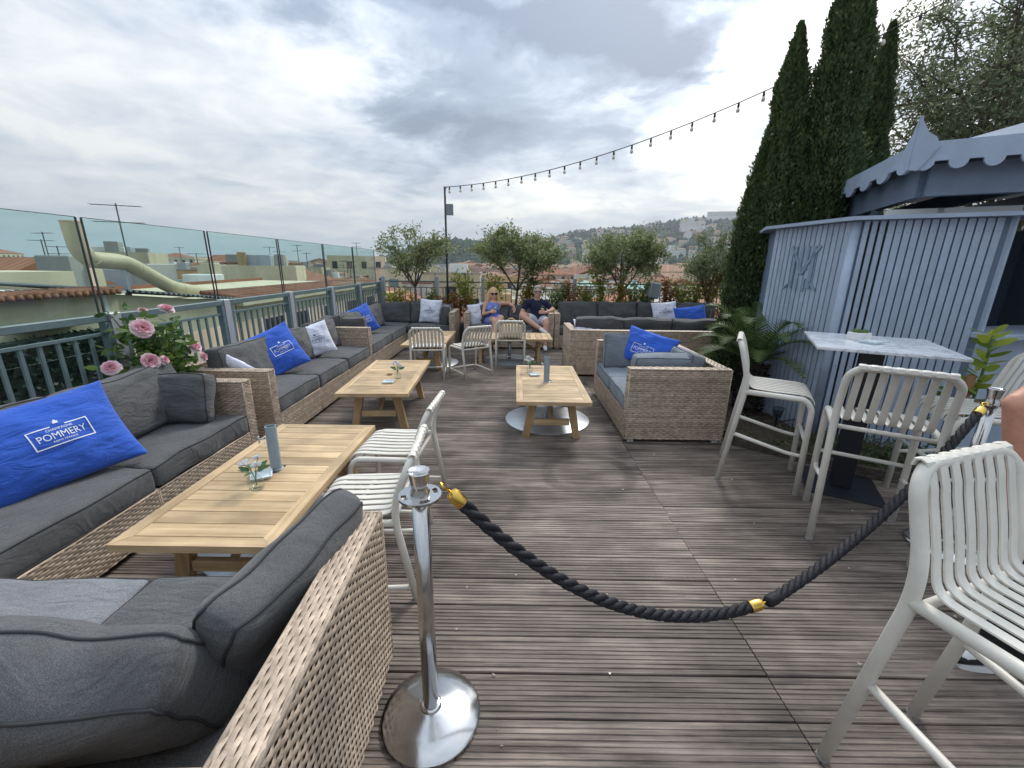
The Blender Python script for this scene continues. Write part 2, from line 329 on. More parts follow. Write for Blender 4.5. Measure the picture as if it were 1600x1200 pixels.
# ------------------------------------------------------------------ deck
def build_deck():
    g = G(); g.box(-3.3, 6.2, -1.2, 10.4, -.5, -.045); deck = struct(g.build('deck', mat('deck_joist', (.03, .026, .024), .9)))
    pitch, w, th = .179, .1735, .028
    def plank(L):
        ys = [0.]; zs = [-.003]; y = .003; prof = [(0, -.004), (.003, 0)]
        lip = .016; n = 7; gw = (w-2*lip)/n
        for i in range(n):
            a = lip+i*gw; prof += [(a, 0), (a+.003, -.0032), (a+.0075, -.0032), (a+.0105, 0)]
        prof += [(w-.003, 0), (w, -.004), (w, -th), (0, -th)]
        k = len(prof); vs = [(-L/2, y, z) for y, z in prof]+[(L/2, y, z) for y, z in prof]
        fs = [tuple(range(k)), tuple(range(2*k-1, k-1, -1))]+[(i, i+k, (i+1) % k+k, (i+1) % k) for i in range(k)]
        me = bpy.data.meshes.new('plank'); me.from_pydata(vs, [], fs); me.update(); me.materials.append(DECK); return me
    segs = [(-3.15, -.906), (-.902, 1.056), (1.060, 4.9)]; ms = [plank(b-a) for a, b in segs]
    for r in range(58):
        y = -.30+r*pitch+.0185
        for (a, b), me in zip(segs, ms):
            o = bpy.data.objects.new('plank', me); COL.objects.link(o); o.parent = deck
            o.location = ((a+b)/2+rnd.uniform(-.0015, .0015), y+rnd.uniform(-.0012, .0012), rnd.uniform(-.0015, .0015)); o.rotation_euler = (rnd.uniform(-.004, .004), 0, 0)
    return deck
build_deck()
# ------------------------------------------------------------------ wicker
def weave(g, o, ux, vx, w, h, p=.019, q=.031, amp=.006):
    """interlaced strands over a rectangle: origin o, unit vectors ux (along strands) and vx (across)"""
    o, ux, vx = Vector(o), Vector(ux), Vector(vx); n = ux.cross(vx).normalized()
    rows = max(2, round(h/p)); p = h/rows; cols = max(2, round(w/q)); q = w/cols; S = cols*2
    for j in range(rows):
        vs = []; v0 = (j+.5)*p
        for i in range(S+1):
            u = i*q/2; c = math.cos(math.pi*u/q+math.pi*(j % 2)); d = amp*c
            b = o+ux*u+vx*v0
            vs += [b-vx*(p*.47)+n*(d*.6-.0025), b+n*(d+.0012), b+vx*(p*.47)+n*(d*.6-.0025)]
        fs = []
        for i in range(S):
            a = i*3; fs += [(a, a+3, a+4, a+1), (a+1, a+4, a+5, a+2)]
        g.add(vs, fs)
def wbox(x0, x1, y0, y1, z0, z1, name, parent, faces='xXyYt', coarse=1.):
    """a wicker-clad box part: dark core with woven strands on the listed faces, rounded edge canes"""
    e = .006; g = G(); g.box(x0+e, x1-e, y0+e, y1-e, z0, z1-e); core = g.build(name, WCORE, parent)
    k = coarse; kw = dict(p=.0148*k, q=.0265*k, amp=.0050*k**.5); g = G()
    if 'y' in faces: weave(g, (x0, y0, z0), (1, 0, 0), (0, 0, 1), x1-x0, z1-z0, **kw)
    if 'Y' in faces: weave(g, (x1, y1, z0), (-1, 0, 0), (0, 0, 1), x1-x0, z1-z0, **kw)
    if 'x' in faces: weave(g, (x0, y1, z0), (0, -1, 0), (0, 0, 1), y1-y0, z1-z0, **kw)
    if 'X' in faces: weave(g, (x1, y0, z0), (0, 1, 0), (0, 0, 1), y1-y0, z1-z0, **kw)
    if 't' in faces:
        if x1-x0 > y1-y0: weave(g, (x0, y0, z1), (1, 0, 0), (0, 1, 0), x1-x0, y1-y0, **kw)
        else: weave(g, (x1, y0, z1), (0, 1, 0), (-1, 0, 0), y1-y0, x1-x0, **kw)
    r = .006; zt = z1-.003
    for a, b in ((0, 1), (1, 2), (2, 3), (3, 0)):
        c = [(x0+.003, y0+.003), (x1-.003, y0+.003), (x1-.003, y1-.003), (x0+.003, y1-.003)]; g.tube([(*c[a], zt), (*c[b], zt)], r, 6)
    for c in ((x0+.003, y0+.003), (x1-.003, y0+.003), (x1-.003, y1-.003), (x0+.003, y1-.003)): g.tube([(*c, z0), (*c, zt)], r, 6)
    w = g.build('weave', WICKER, core, smooth=True); stuff(w); return core
# ------------------------------------------------------------------ cushions
def cushion_data(w, d, h, r=.03, puff=.02, seed=0, wrinkle=.004, nx=22, ny=22):
    """soft box cushion, w x d x h, centred, base z=0"""
    rs = random.Random(seed); hx, hy, hz = w/2, d/2, h/2
    def axis(hf, n):
        e = [-hf, -hf+r*.35, -hf+r]; m = [-hf+r+(2*hf-2*r)*i/n for i in range(1, n)]; return e+m+[hf-r, hf-r*.35, hf]
    ax, ay, az = axis(hx, nx), axis(hy, ny), axis(hz, 3)
    idx = {}; vs = []; fs = []
    off = Vector((rs.uniform(0, 50), rs.uniform(0, 50), rs.uniform(0, 50)))
    def vert(i, j, k):
        key = (i, j, k)
        if key in idx: return idx[key]
        q = Vector((ax[i], ay[j], az[k])); inn = Vector((max(-hx+r, min(hx-r, q.x)), max(-hy+r, min(hy-r, q.y)), max(-hz+r, min(hz-r, q.z))))
        dv = q-inn; p = inn+dv.normalized()*r if dv.length > 1e-6 else q
        a, b = p.x/hx, p.y/hy; pf = max(0, 1-a*a)*max(0, 1-b*b)
        s = 1 if p.z > 0 else -1; f = min(1, abs(p.z)/hz)
        p.z += s*f*puff*(pf**.6)
        bz = 1-(p.z/hz)**2
        if bz > 0: p.x += math.copysign(.25*puff, p.x)*bz*(abs(a) > .9); p.y += math.copysign(.25*puff, p.y)*bz*(abs(b) > .9)
        nn = Vector((noise.noise(p*4.5+off), noise.noise(p*4.5+off*1.7), noise.noise(p*3.2+off*2.3)))
        n2 = noise.noise(Vector((p.x*3+p.y*11, p.y*4-p.x*6, p.z*9))+off)
        p += nn*wrinkle*2.2+Vector((0, 0, s*n2*wrinkle*1.3*f))
        idx[key] = len(vs); vs.append((p.x, p.y, p.z+hz)); return idx[key]
    NX, NY, NZ = len(ax)-1, len(ay)-1, len(az)-1
    for i in range(NX):
        for j in range(NY):
            fs.append((vert(i, j, NZ), vert(i+1, j, NZ), vert(i+1, j+1, NZ), vert(i, j+1, NZ))); fs.append((vert(i, j+1, 0), vert(i+1, j+1, 0), vert(i+1, j, 0), vert(i, j, 0)))
        for k in range(NZ):
            fs.append((vert(i, 0, k), vert(i+1, 0, k), vert(i+1, 0, k+1), vert(i, 0, k+1))); fs.append((vert(i, NY, k+1), vert(i+1, NY, k+1), vert(i+1, NY, k), vert(i, NY, k)))
    for j in range(NY):
        for k in range(NZ):
            fs.append((vert(0, j, k+1), vert(0, j+1, k+1), vert(0, j+1, k), vert(0, j, k))); fs.append((vert(NX, j, k), vert(NX, j+1, k), vert(NX, j+1, k+1), vert(NX, j, k+1)))
    # seam paths: read back where the surface went
    def ring(k):
        kk = 1 if k == 0 else NZ-1; o = []
        for i in range(0, NX): o.append(vs[idx[(i, 0, kk)]])
        for j in range(0, NY): o.append(vs[idx[(NX, j, kk)]])
        for i in range(NX, 0, -1): o.append(vs[idx[(i, NY, kk)]])
        for j in range(NY, 0, -1): o.append(vs[idx[(0, j, kk)]])
        c = Vector((0, 0, hz)); res = []
        for p in o:
            p = Vector(p); res.append(p+Vector((p.x/hx*.001, p.y/hy*.001, 0))) 
        return res
    return vs, fs, ring(0), ring(1)
def cushion(name, parent, w, d, h, loc, rot, cm=CHAR, pm=CHARP, seed=0, puff=.02, wrinkle=.004, r=.03, n=18, label=None):
    vs, fs, r0, r1 = cushion_data(w, d, h, r, puff, seed, wrinkle, n, n)
    g = G(); g.add(vs, fs); o = g.build(name, cm, parent, smooth=True, loc=loc, rot=rot)
    g = G(); g.tube(r0, .0045, 5, closed=True); g.tube(r1, .0045, 5, closed=True); g.build('piping', pm, o, smooth=True)
    if label: o['label'] = label
    return o
def sofa(name, label, loc, rz, L, D, seats, arms='LR', cm=CHAR, pm=CHARP, splits=(), backs=None, back=True, H=.70, coarse=1., armw=.10, group=None, seat_h=.15, base_h=.285, seed=1, backface='Y', bh=.40, seatmats=None):
    """back at local y=0, front faces local -y, length along +x from 0"""
    t = thing(name, label, 'sofa', loc, rz, group); aw = armw; bt = .10
    x0 = aw if 'L' in arms else 0.; x1 = L-aw if 'R' in arms else L; z0 = .035
    edges = [x0]+list(splits)+[x1]
    for a, b in zip(edges, edges[1:]): wbox(a+.003, b-.003, -D, -bt, z0, base_h, 'base', t, 'y' + ('x' if 'L' not in arms and a == x0 else '')+('X' if 'R' not in arms and b == x1 else ''), coarse)
    if back: wbox(x0 if 'L' in arms else 0, x1 if 'R' in arms else L, -bt, 0, z0, H, 'backrest', t, 'yYt'+('x' if 'L' not in arms else '')+('X' if 'R' not in arms else ''), coarse)
    if 'L' in arms: wbox(0, aw, -D-.003, 0, z0, H, 'armrest', t, 'xXyYt', coarse)
    if 'R' in arms: wbox(L-aw, L, -D-.003, 0, z0, H, 'armrest', t, 'xXyYt', coarse)
    for x in (.06, L-.06):
        for y in (-D+.06, -.06):
            g = G(); g.box(-.045, .045, -.03, .03, 0, .036, .004); g.build('foot', FOOT, t, loc=(x, y, 0))
    xs = [x0+(x1-x0)*i/seats for i in range(seats+1)]; dd = D-bt-.005
    for i in range(seats):
        w = xs[i+1]-xs[i]-.008
        cushion('seat_cushion', t, w, dd, seat_h, ((xs[i]+xs[i+1])/2, -bt-dd/2-.004, base_h), (0, 0, rnd.uniform(-.008, .008)), (seatmats or {}).get(i, cm), pm, seed*31+i, .02, .0065)
    if backs is None: backs = range(seats)
    for i in backs:
        w = xs[i+1]-xs[i]-.02; cx = (xs[i]+xs[i+1])/2
        cushion('back_cushion', t, w, bh, .15, (cx+rnd.uniform(-.01, .01), -bt-.155+rnd.uniform(-.01, .0), base_h+seat_h+bh/2*.97), (R(90-11)+rnd.uniform(-.06, .06), rnd.uniform(-.04, .04), rnd.uniform(-.04, .04)), cm, pm, seed*57+i+300, .035, .013)
    return t
# left run along the rail (fronts at x=-2.1, faces +x)
E90 = math.pi/2
s1 = sofa('sofa', 'charcoal cushioned wicker sofa beside the rose bush, below the big blue pillow', (-2.93, .45, 0), E90, 2.78, .83, 3, 'R', splits=(1.78,), backs=(0, 1, 2), seed=1)
s2 = sofa('sofa', 'three seat wicker sofa with charcoal cushions between the rose bush and the long corner sofa', (-2.93, 3.47, 0), E90, 2.68, .84, 3, 'LR', splits=(.92, 1.76), seed=2)
s3 = sofa('corner_sofa', 'wicker corner sofa with charcoal cushions in the glass corner of the terrace', (-2.93, 6.18, 0), E90, 2.03, .84, 2, '', seed=3, coarse=1.5)
# the back arm of the corner sofa is part of the same sofa
def wing(t):
    # local frame of s3: x = world y - 6.18, y = -(world x + 2.93) ... built in a frame of its own
    w = bpy.data.objects.new('return_section', None); COL.objects.link(w); w.parent = t; w.location = (2.83, 0, 0); w.rotation_euler = (0, 0, -E90)
    return w
def sofa_part(parent, x_off, L, D, seats, arms, seed, coarse=1.5, cm=CHAR, pm=CHARP, H=.70, skipback=()):
    """second leg of a corner sofa: same build, parts parented to the one sofa"""
    t = sofa('tmp', 'x', (0, 0, 0), 0, L, D, seats, arms, seed=seed, coarse=coarse, cm=cm, pm=pm, H=H)
    M_ = x_off
    for ch in list(t.children):
        ch.parent = parent; ch.matrix_parent_inverse = Matrix(); ch.matrix_basis = M_ @ Matrix.LocRotScale(ch.location, ch.rotation_euler, ch.scale)
    bpy.data.objects.remove(t)
sofa_part(s3, Matrix.Translation((2.84, 0, 0)) @ Matrix.Rotation(-E90, 4, 'Z'), 1.79, .82, 2, 'R', 31)
sE = sofa('loveseat', 'two seat wicker sofa holding the seated couple', (-.95, 9.02, 0), 0, 1.75, .82, 2, 'LR', seed=4, coarse=1.5, bh=.36)
sF = sofa('sofa', 'long wicker sofa with a row of charcoal back cushions in front of the shrubs', (.82, 9.04, 0), 0, 3.3, .82, 4, 'L', seed=5, coarse=1.5, bh=.46)
sH = sofa('sofa', 'wicker sofa seen from behind, its woven back towards the slate loveseat', (3.15, 6.10, 0), math.pi, 2.31, .82, 3, 'R', seed=6, coarse=1.3, bh=.40)
sG = sofa('loveseat', 'wicker loveseat with slate blue cushions beside the potted palm', (1.985, 5.25, 0), -E90, 1.58, .92, 2, 'LR', SLATE, SLATEP, seed=7, splits=(.79,), backs=(), H=.715, bh=.38, coarse=1.3)
# loose-laid back cushions of the slate loveseat that lean on the near arm
cushion('back_cushion', sG, .66, .40, .17, (.20, -.55, .62), (R(80), 0, E90), SLATE, SLATEP, 770, .03, .01)
cushion('back_cushion', sG, .64, .36, .16, (1.36, -.50, .60), (R(80), 0, -E90+.05), SLATE, SLATEP, 771, .03, .01)
cushion('back_cushion', sG, .46, .36, .15, (1.16, -.20, .60), (R(78), 0, .0), SLATE, SLATEP, 772, .03, .01)
sA = sofa('sofa', 'wicker sofa with a thick woven arm next to the chrome rope post, grey cushions', (-.455, .45, 0), math.pi+.03, 2.45, .93, 3, 'L', seed=8, backs=(), H=.705, bh=.42, seatmats={1: ASH, 2: ASH})
cushion('back_cushion', sA, .56, .38, .135, (.185, -.665, .575), (R(65), 0, R(76)), CHAR, CHARP, 811, .035, .014, r=.045, n=26)
cushion('back_cushion', sA, .84, .38, .19, (.69, -.265, .535), (R(58), 0, .02), CHAR, CHARP, 812, .04, .014, r=.05, n=26)
cushion('back_cushion', sA, .80, .38, .19, (1.53, -.25, .55), (R(72), 0, .0), CHAR, CHARP, 813, .03, .012)
# cushions that lean against the arms of the rail sofas
cushion('back_cushion', s1, .60, .36, .17, (2.58, -.38, .60), (R(76), 0, -E90+.10), CHAR, CHARP, 821, .035, .013, r=.04, n=24)
cushion('back_cushion', s3, .62, .36, .15, (.10, -.38, .62), (R(80), 0, E90), CHAR, CHARP, 822, .03, .011)
cushion('back_cushion', s3, .60, .36, .15, (2.42, -1.63, .61), (R(80), 0, math.pi+.1), CHAR, CHARP, 823, .03, .011)
cushion('back_cushion', sF, .60, .40, .15, (2.9, -.50, .62), (R(78), 0, -.9), CHAR, CHARP, 824, .03, .011)
# ------------------------------------------------------------------ pillows
def pillow_fn(w, h, t, seed):
    off = Vector((seed*3.1, seed*1.7, seed*.9))
    def f(u, v, s):      # u,v in -1..1, s = +1 front / -1 back
        x = u*w/2*(1-.07*(1-abs(u)**4)*0-.055*(1-v*v)*abs(u)**3); y = v*h/2*(1-.075*(1-u*u)*abs(v)**3)
        e = max(0., 1-u*u)**.55*max(0., 1-v*v)**.55
        wr = noise.noise(Vector((u*2.2+v*1.3, v*2.6-u*.8, 0))+off)*.013+noise.noise(Vector((u*5+v*3, v*6-u*2, 3))+off)*.006
        ed = max(abs(u), abs(v)); rim = max(0, (ed-.55)/.45)
        wr += rim*(1-rim)*.022*math.sin((u*9 if abs(v) > abs(u) else v*9)+seed)*noise.noise(Vector((u*3, v*3, 7))+off)*2.2
        return Vector((x, y, s*(t*e+.003)+wr*min(1, e*1.6)))
    return f
EMBLEM = [(-.5, 0), (.5, 0), (.62, .1), (.4, .16), (.62, .42), (.3, .34), (.22, .62), (.1, .5), (0, .8), (-.1, .5), (-.22, .62), (-.3, .34), (-.62, .42), (-.4, .16), (-.62, .1)]
def pillow(label, loc, rot, w, h, t, cm, seed, logo=None, group=None, n=26):
    """logo = (centre u, centre v, width as share of the pillow, framed?, print material)"""
    f = pillow_fn(w, h, t, seed); vs = []; fs = []
    for s in (1, -1):
        b = len(vs)
        for j in range(n+1):
            for i in range(n+1): vs.append(f(2*i/n-1, 2*j/n-1, s))
        for j in range(n):
            for i in range(n):
                a = b+j*(n+1)+i; q = (a, a+1, a+n+2, a+n+1); fs.append(q if s > 0 else q[::-1])
    g = G(); g.add(vs, fs); N = (n+1)*(n+1); rim = [i for i in range(n+1)]+[(j+1)*(n+1)-1 for j in range(1, n+1)]+[n*(n+1)+i for i in range(n-1, -1, -1)]+[j*(n+1) for j in range(n-1, 0, -1)]
    k = len(rim)
    for i in range(k): a, b = rim[i], rim[(i+1) % k]; g.f.append((a, a+N, b+N, b))
    o = tag(g.build('throw_pillow', cm, None, True, loc, rot), label, 'pillow', group)
    if logo:
        cu, cv, lw, framed, pm = logo; W_ = lw*w; g = G()
        def put(pts, faces):
            out = []
            for x, y in pts:
                u = cu+x*2/w; v = cv+y*2/h; out.append(f(max(-1, min(1, u)), max(-1, min(1, v)), 1)+Vector((0, 0, .0028)))
            g.add(out, faces)
        def word(body, width, y, hgt):
            a, b = text_mesh(body, 1.0); xs = [p[0] for p in a]; ys = [p[1] for p in a]; sx = width/(max(xs)-min(xs)); sy = hgt/(max(ys)-min(ys)); cx = (max(xs)+min(xs))/2; cy = (max(ys)+min(ys))/2
            put([((p[0]-cx)*sx, y+(p[1]-cy)*sy) for p in a], b)
        word('POMMERY', W_*.80, 0, W_*.145); word('CHAMPAGNE', W_*.44, W_*.135, W_*.052); word('REIMS FRANCE', W_*.40, -W_*.125, W_*.04)
        put([(x*W_*.085, W_*(.255 if framed else .2)+y*W_*.13) for x, y in EMBLEM], [tuple(range(len(EMBLEM)))])
        if framed:
            hw, hh, lt = W_*.5, W_*.215, W_*.022
            def bar(x0, x1, y0, y1):
                m = 12
                for i in range(m):
                    if x1-x0 > y1-y0: a, b = x0+(x1-x0)*i/m, x0+(x1-x0)*(i+1)/m; put([(a, y0), (b, y0), (b, y1), (a, y1)], [(0, 1, 2, 3)])
                    else: a, b = y0+(y1-y0)*i/m, y0+(y1-y0)*(i+1)/m; put([(x0, a), (x1, a), (x1, b), (x0, b)], [(0, 1, 2, 3)])
            bar(-hw, hw, -hh, -hh+lt); bar(-hw, -W_*.12, hh-lt, hh); bar(W_*.12, hw, hh-lt, hh); bar(-hw, -hw+lt, -hh, hh); bar(hw-lt, hw, -hh, hh)
        p = g.build('print', pm, o); p['label'] = 'printed wordmark and emblem'
    return o
def mrot(nrm, roll, up=(0, 0, 1)):
    """Euler of a pillow whose face looks along nrm, its picture turned by roll"""
    z = Vector(nrm).normalized(); x = Vector(up).cross(z).normalized(); y = z.cross(x); m = Matrix((x, y, z)).transposed().to_4x4(); return (m @ Matrix.Rotation(roll, 4, 'Z')).to_euler()
pillow('large blue pillow with framed white lettering on the sofa below the rose bush', (-2.48, 1.98, .655), mrot((.80, -.42, .50), R(7)), .82, .50, .105, BLUE, 1, (.28, .02, .30, True, PRINTW), n=40)
pillow('blue pillow with framed white lettering on the three seat sofa', (-2.56, 4.33, .66), mrot((.75, -.62, .42), R(18)), .70, .50, .09, BLUE, 2, (.34, -.02, .34, True, PRINTW), n=34)
pillow('white pillow with dark lettering leaning on the far arm of the three seat sofa', (-2.50, 5.22, .66), mrot((.50, -.80, .35), R(14)), .44, .42, .07, WHITEC, 3, (.1, -.08, .62, False, PRINTB))
pillow('plain white pillow tucked behind the near arm of the three seat sofa', (-2.47, 3.70, .60), mrot((.30, .80, .35), R(24)), .40, .40, .06, WHITEC, 4)
pillow('blue pillow on the corner sofa', (-2.58, 7.05, .66), mrot((.7, -.62, .38), R(16)), .62, .48, .085, BLUE, 5, (.25, -.1, .36, True, PRINTW))
pillow('white pillow with dark lettering on the corner sofa', (-1.66, 8.545, .69), mrot((.05, -.93, .30), R(-4)), .44, .48, .07, WHITEC, 6, (0, -.05, .6, False, PRINTB))
pillow('pale pillow at the elbow of the woman in blue', (-.72, 8.62, .62), mrot((.55, -.75, .2), R(6)), .40, .46, .07, WHITEC, 7)
pillow('blue pillow with framed white lettering on the slate loveseat', (1.56, 4.78, .69), mrot((-.42, -.74, .46), R(-14)), .60, .42, .085, BLUE, 8, (-.1, -.25, .42, True, PRINTW), n=30)
pillow('white pillow with dark lettering on the long sofa before the shrubs', (3.05, 8.52, .72), mrot((.05, -.9, .35), R(5)), .52, .44, .07, WHITEC, 9, (0, -.05, .62, False, PRINTB))
pillow('white pillow lying behind the woven back of the reversed sofa', (1.16, 6.40, .70), mrot((.10, -.45, .85), R(-12)), .46, .36, .06, WHITEC, 10)
pillow('blue pillow at the shrub end of the long sofa', (3.42, 8.15, .68), mrot((-.2, -.85, .4), R(10)), .58, .44, .085, BLUE, 11)
# ------------------------------------------------------------------ tables
def low_table(label, cx, cy, rz, L=1.43, Wd=.68, H=.43, plate=False, hole=True, platem=STEELP):
    """slatted teak table; long axis along local y"""
    t = thing('coffee_table', label, 'table', (cx, cy, 0), rz, 'slatted wooden coffee tables'); th = .036; fw = .062; h = H
    hx, hy = Wd/2, L/2
    for s in (-1, 1):
        g = G(); p = [(s*hx, -hy), (s*hx, hy), (s*(hx-fw), hy-fw), (s*(hx-fw), -hy+fw)]; g.prism(p if s > 0 else p[::-1], h-th, h); 
        o = g.build('side_rail', WOODY, t)
        g = G(); p = [(-hx+.001, s*hy), (hx-.001, s*hy), (hx-fw-.001, s*(hy-fw)), (-hx+fw+.001, s*(hy-fw))]; g.prism(p if s < 0 else p[::-1], h-th, h-.0008); g.build('end_rail', TEAK, t)
    n = 13; y0 = -hy+fw+.003; pw = (2*(hy-fw)-.006)/n
    for i in range(n):
        a, b = y0+i*pw+.0025, y0+(i+1)*pw-.0025
        if hole and i == n//2:     # the slat with the parasol hole
            g = G(); g.box(-hx+fw+.001, -.03, a, b, h-th+.004, h-.0015); g.box(.03, hx-fw-.001, a, b, h-th+.004, h-.0015); g.build('slat', TEAK, t)
        else:
            g = G(); g.box(-hx+fw+.001, hx-fw-.001, -(b-a)/2, (b-a)/2, h-th+.004, h-.0015+rnd.uniform(-.0008, .0008), .0012); g.build('slat', TEAK, t, loc=(0, (a+b)/2, 0))
    for s in (-1, 1):        # splayed leg pairs with a low stretcher
        for q in (-1, 1):
            g = G(); yb = s*(hy-.22); wd = .038; tz = h-th-.001
            top = [(q*(hx-.17)+a*wd, yb+b*.026) for a, b in ((-1, -1), (1, -1), (1, 1), (-1, 1))]; bot = [(q*(hx-.095)+a*wd*.9, yb+b*.026) for a, b in ((-1, -1), (1, -1), (1, 1), (-1, 1))]
            g.add([(*p, 0) for p in bot]+[(*p, tz) for p in top], [(3, 2, 1, 0), (4, 5, 6, 7)]+[(i, (i+1) % 4, (i+1) % 4+4, i+4) for i in range(4)]); g.build('leg', TEAKD, t)
        g = G(); g.box(-hx+.17, hx-.17, s*(hy-.22)-.02, s*(hy-.22)+.02, .13, .19, .003); g.build('stretcher', TEAK, t)
    for s in (-1, 1):        # diagonal braces up to the top
        g = G(); g.tube([(0, s*(hy-.23), .165), (0, s*.12, h-th-.012)], .024, 4); g.build('brace', TEAKD, t)
    g = G(); g.box(-.05, .05, -hy+.1, hy-.1, h-th-.03, h-th-.0015); g.build('spine', TEAKD, t)
    if plate:
        p = thing('parasol_stand', 'round pale steel parasol stand under the '+plate, 'parasol stand', (cx, cy, 0), 0, 'round parasol stands')
        g = G(); g.lathe([(.45, .001), (.45, .010), (.443, .014), (.0, .014)], 48); g.build('plate', platem, p, True, auto=True)
        g = G(); g.lathe([(.03, .014), (.03, h-.006)], 16); g.build('socket', STEELP, p, True)
        for a in range(4):
            g = G(); an = a*E90+.5; g.lathe([(.012, .0145), (.012, .026), (.0, .026)], 8, (.1*math.cos(an), .1*math.sin(an))); g.build('bolt', STEELP, p)
    return t
WOODY = woodmat('teak_long', (.40, .275, .15), (.60, .445, .27), 'Y', .08, .5, gscale=.8)
low_table('slatted wooden coffee table by the chrome rope post, with tube, vase and dish', -1.375, 2.24, .0, L=1.42, Wd=.70, plate='coffee table by the chrome rope post')
low_table('slatted wooden coffee table before the three seat sofa', -1.345, 4.46, R(2.5), L=1.44, hole=True)
low_table('slatted wooden coffee table beside the slate loveseat, with tube and flowers', .385, 4.27, R(-.3), L=1.42, plate='coffee table beside the slate loveseat')
low_table('slatted wooden coffee table before the corner sofa', -1.36, 6.92, 0, L=1.46, Wd=.64, plate='coffee table before the corner sofa')
low_table('slatted wooden coffee table in front of the seated couple', -.05, 7.2, E90, L=1.42, Wd=.70, plate='coffee table of the seated couple', platem=mat('grey_plate', (.22, .25, .28), .5))
# ------------------------------------------------------------------ things on the tables
def parasol_tube(label, x, y, z, h=.30):
    t = thing('parasol_tube', label, 'tube', (x, y, z), 0, 'grey parasol tubes')
    g = G(); g.lathe([(.030, .0), (.030, h), (.026, h), (.026, h-.12), (.0, h-.12)], 20); o = g.build('pipe', PIPEB, t, True, auto=True)
    g = G(); g.tube([(-.03, -.012, h-.07), (-.058, -.03, h-.072)], .006, 8); g.tube([(-.058, -.03, h-.095), (-.058, -.03, h-.05)], .004, 6); g.build('screw_handle', STEELP, t, True)
    g = G(); g.lathe([(.038, .0), (.038, .005), (.030, .006)], 20); g.build('collar', STEELP, t)
    return t
parasol_tube('grey blue parasol tube standing in the table by the chrome rope post', -1.38, 2.24, .428, .27)
parasol_tube('grey blue parasol tube standing in the table beside the slate loveseat', .36, 4.24, .428, .27)
PETW = leafmat('white_petal', (.62, .62, .66), (.78, .78, .78), .3); LEAFS = leafmat('vase_leaf', (.05, .12, .05), (.13, .24, .14), .3)
def petal(g, c, nrm, L, w, cup=.3, seg=3):
    """a cupped petal or leaf: c base, direction nrm"""
    d = Vector(nrm).normalized(); s = d.orthogonal().normalized(); s.rotate(Matrix.Rotation(rnd.uniform(0, 6.28), 3, d)); n = d.cross(s); c = Vector(c); vs = []; fs = []
    for i in range(seg+1):
        t = i/seg; wd = w*math.sin(math.pi*min(.96, .12+t*.86))**.8*.5; cen = c+d*(L*t)+n*(cup*L*t*t)
        vs += [cen-s*wd+n*(cup*wd*.6), cen, cen+s*wd+n*(cup*wd*.6)]
    for i in range(seg): a = i*3; fs += [(a, a+1, a+4, a+3), (a+1, a+2, a+5, a+4)]
    g.add(vs, fs)
def vase(label, x, y, z, big=1.):
    t = thing('flower_vase', label, 'vase', (x, y, z), rnd.uniform(0, 6), 'little glass vases with white flowers')
    g = G(); b = big; g.lathe([(.0, .002), (.030*b, .0), (.036*b, .02*b), (.034*b, .04*b), (.016*b, .065*b), (.014*b, .075*b), (.020*b, .09*b), (.018*b, .09*b), (.012*b, .075*b), (.03*b, .04*b), (.03*b, .012*b), (0, .008*b)], 18); g.build('glass', GLASSC, t, True)
    g = G(); hd = []
    for k in range(5):
        a = k*1.26+rnd.random(); p = Vector((math.cos(a)*.035*b, math.sin(a)*.035*b, (.12+.03*rnd.random())*b)); hd.append(p); g.tube(bez((0, 0, .02), (0, 0, .09*b), p, 5), .0016, 5)
    g.build('stems', LEAFS, t)
    for p in hd[:4]:
        g = G()
        for k in range(8):
            a = k*.785; petal(g, p, (math.cos(a), math.sin(a), .6+.5*(k % 2)), .026*b, .022*b, .35)
        g.build('blossom', PETW, t, True)
    g = G()
    for k in range(9):
        a = k*.7; p = Vector((math.cos(a)*.02*b, math.sin(a)*.02*b, .095*b)); petal(g, p, (math.cos(a), math.sin(a), .3), .05*b, .022*b, .2)
    g.build('leaves', LEAFS, t, True)
def dish(label, x, y, z, rz):
    t = thing('ashtray', label, 'ashtray', (x, y, z), rz, 'square pale ceramic ashtrays'); s = .055; g = G()
    P = [(-s, -s), (s, -s), (s, s), (-s, s)]; L = lambda k, zz: [(a*k, b*k, zz) for a, b in P]
    vs = L(.8, 0)+L(1, .018)+L(.86, .018)+L(.7, .007); fs = [(3, 2, 1, 0), (12, 13, 14, 15)]
    for k in range(3):
        for j in range(4): a = k*4+j; c = k*4+(j+1) % 4; fs.append((a, c, c+4, a+4))
    g.add(vs, fs); g.build('dish', CERAM, t)
vase('glass vase of white flowers on the table by the chrome rope post', -1.36, 2.01, .43, 1.15); dish('square ashtray between tube and vase by the chrome rope post', -1.41, 2.14, .43, .5)
vase('glass vase of white flowers on the table before the three seat sofa', -1.21, 4.30, .43, 1.1); dish('square ashtray on the table before the three seat sofa', -1.26, 4.13, .43, .1)
vase('glass vase of white flowers on the table beside the slate loveseat', .20, 4.64, .43, 1.1); dish('square ashtray on the table beside the slate loveseat', .245, 4.50, .43, .2)
def glass_cup(label, x, y, z, r=.034, h=.11):
    g = G(); g.lathe([(0, .004), (r*.85, 0), (r, h), (r-.003, h), (r*.8, .01), (0, .01)], 16); return tag(g.build('drinking_glass', GLASSC, None, True, (x, y, z)), label, 'glass')
glass_cup('clear tumbler on the table before the corner sofa', -1.30, 6.95, .43, .038, .14)
glass_cup('clear tumbler at the end of the couple\'s table', .28, 7.05, .43, .04, .12)
glass_cup('tall water jug on the couple\'s table', .16, 7.2, .43, .05, .2)
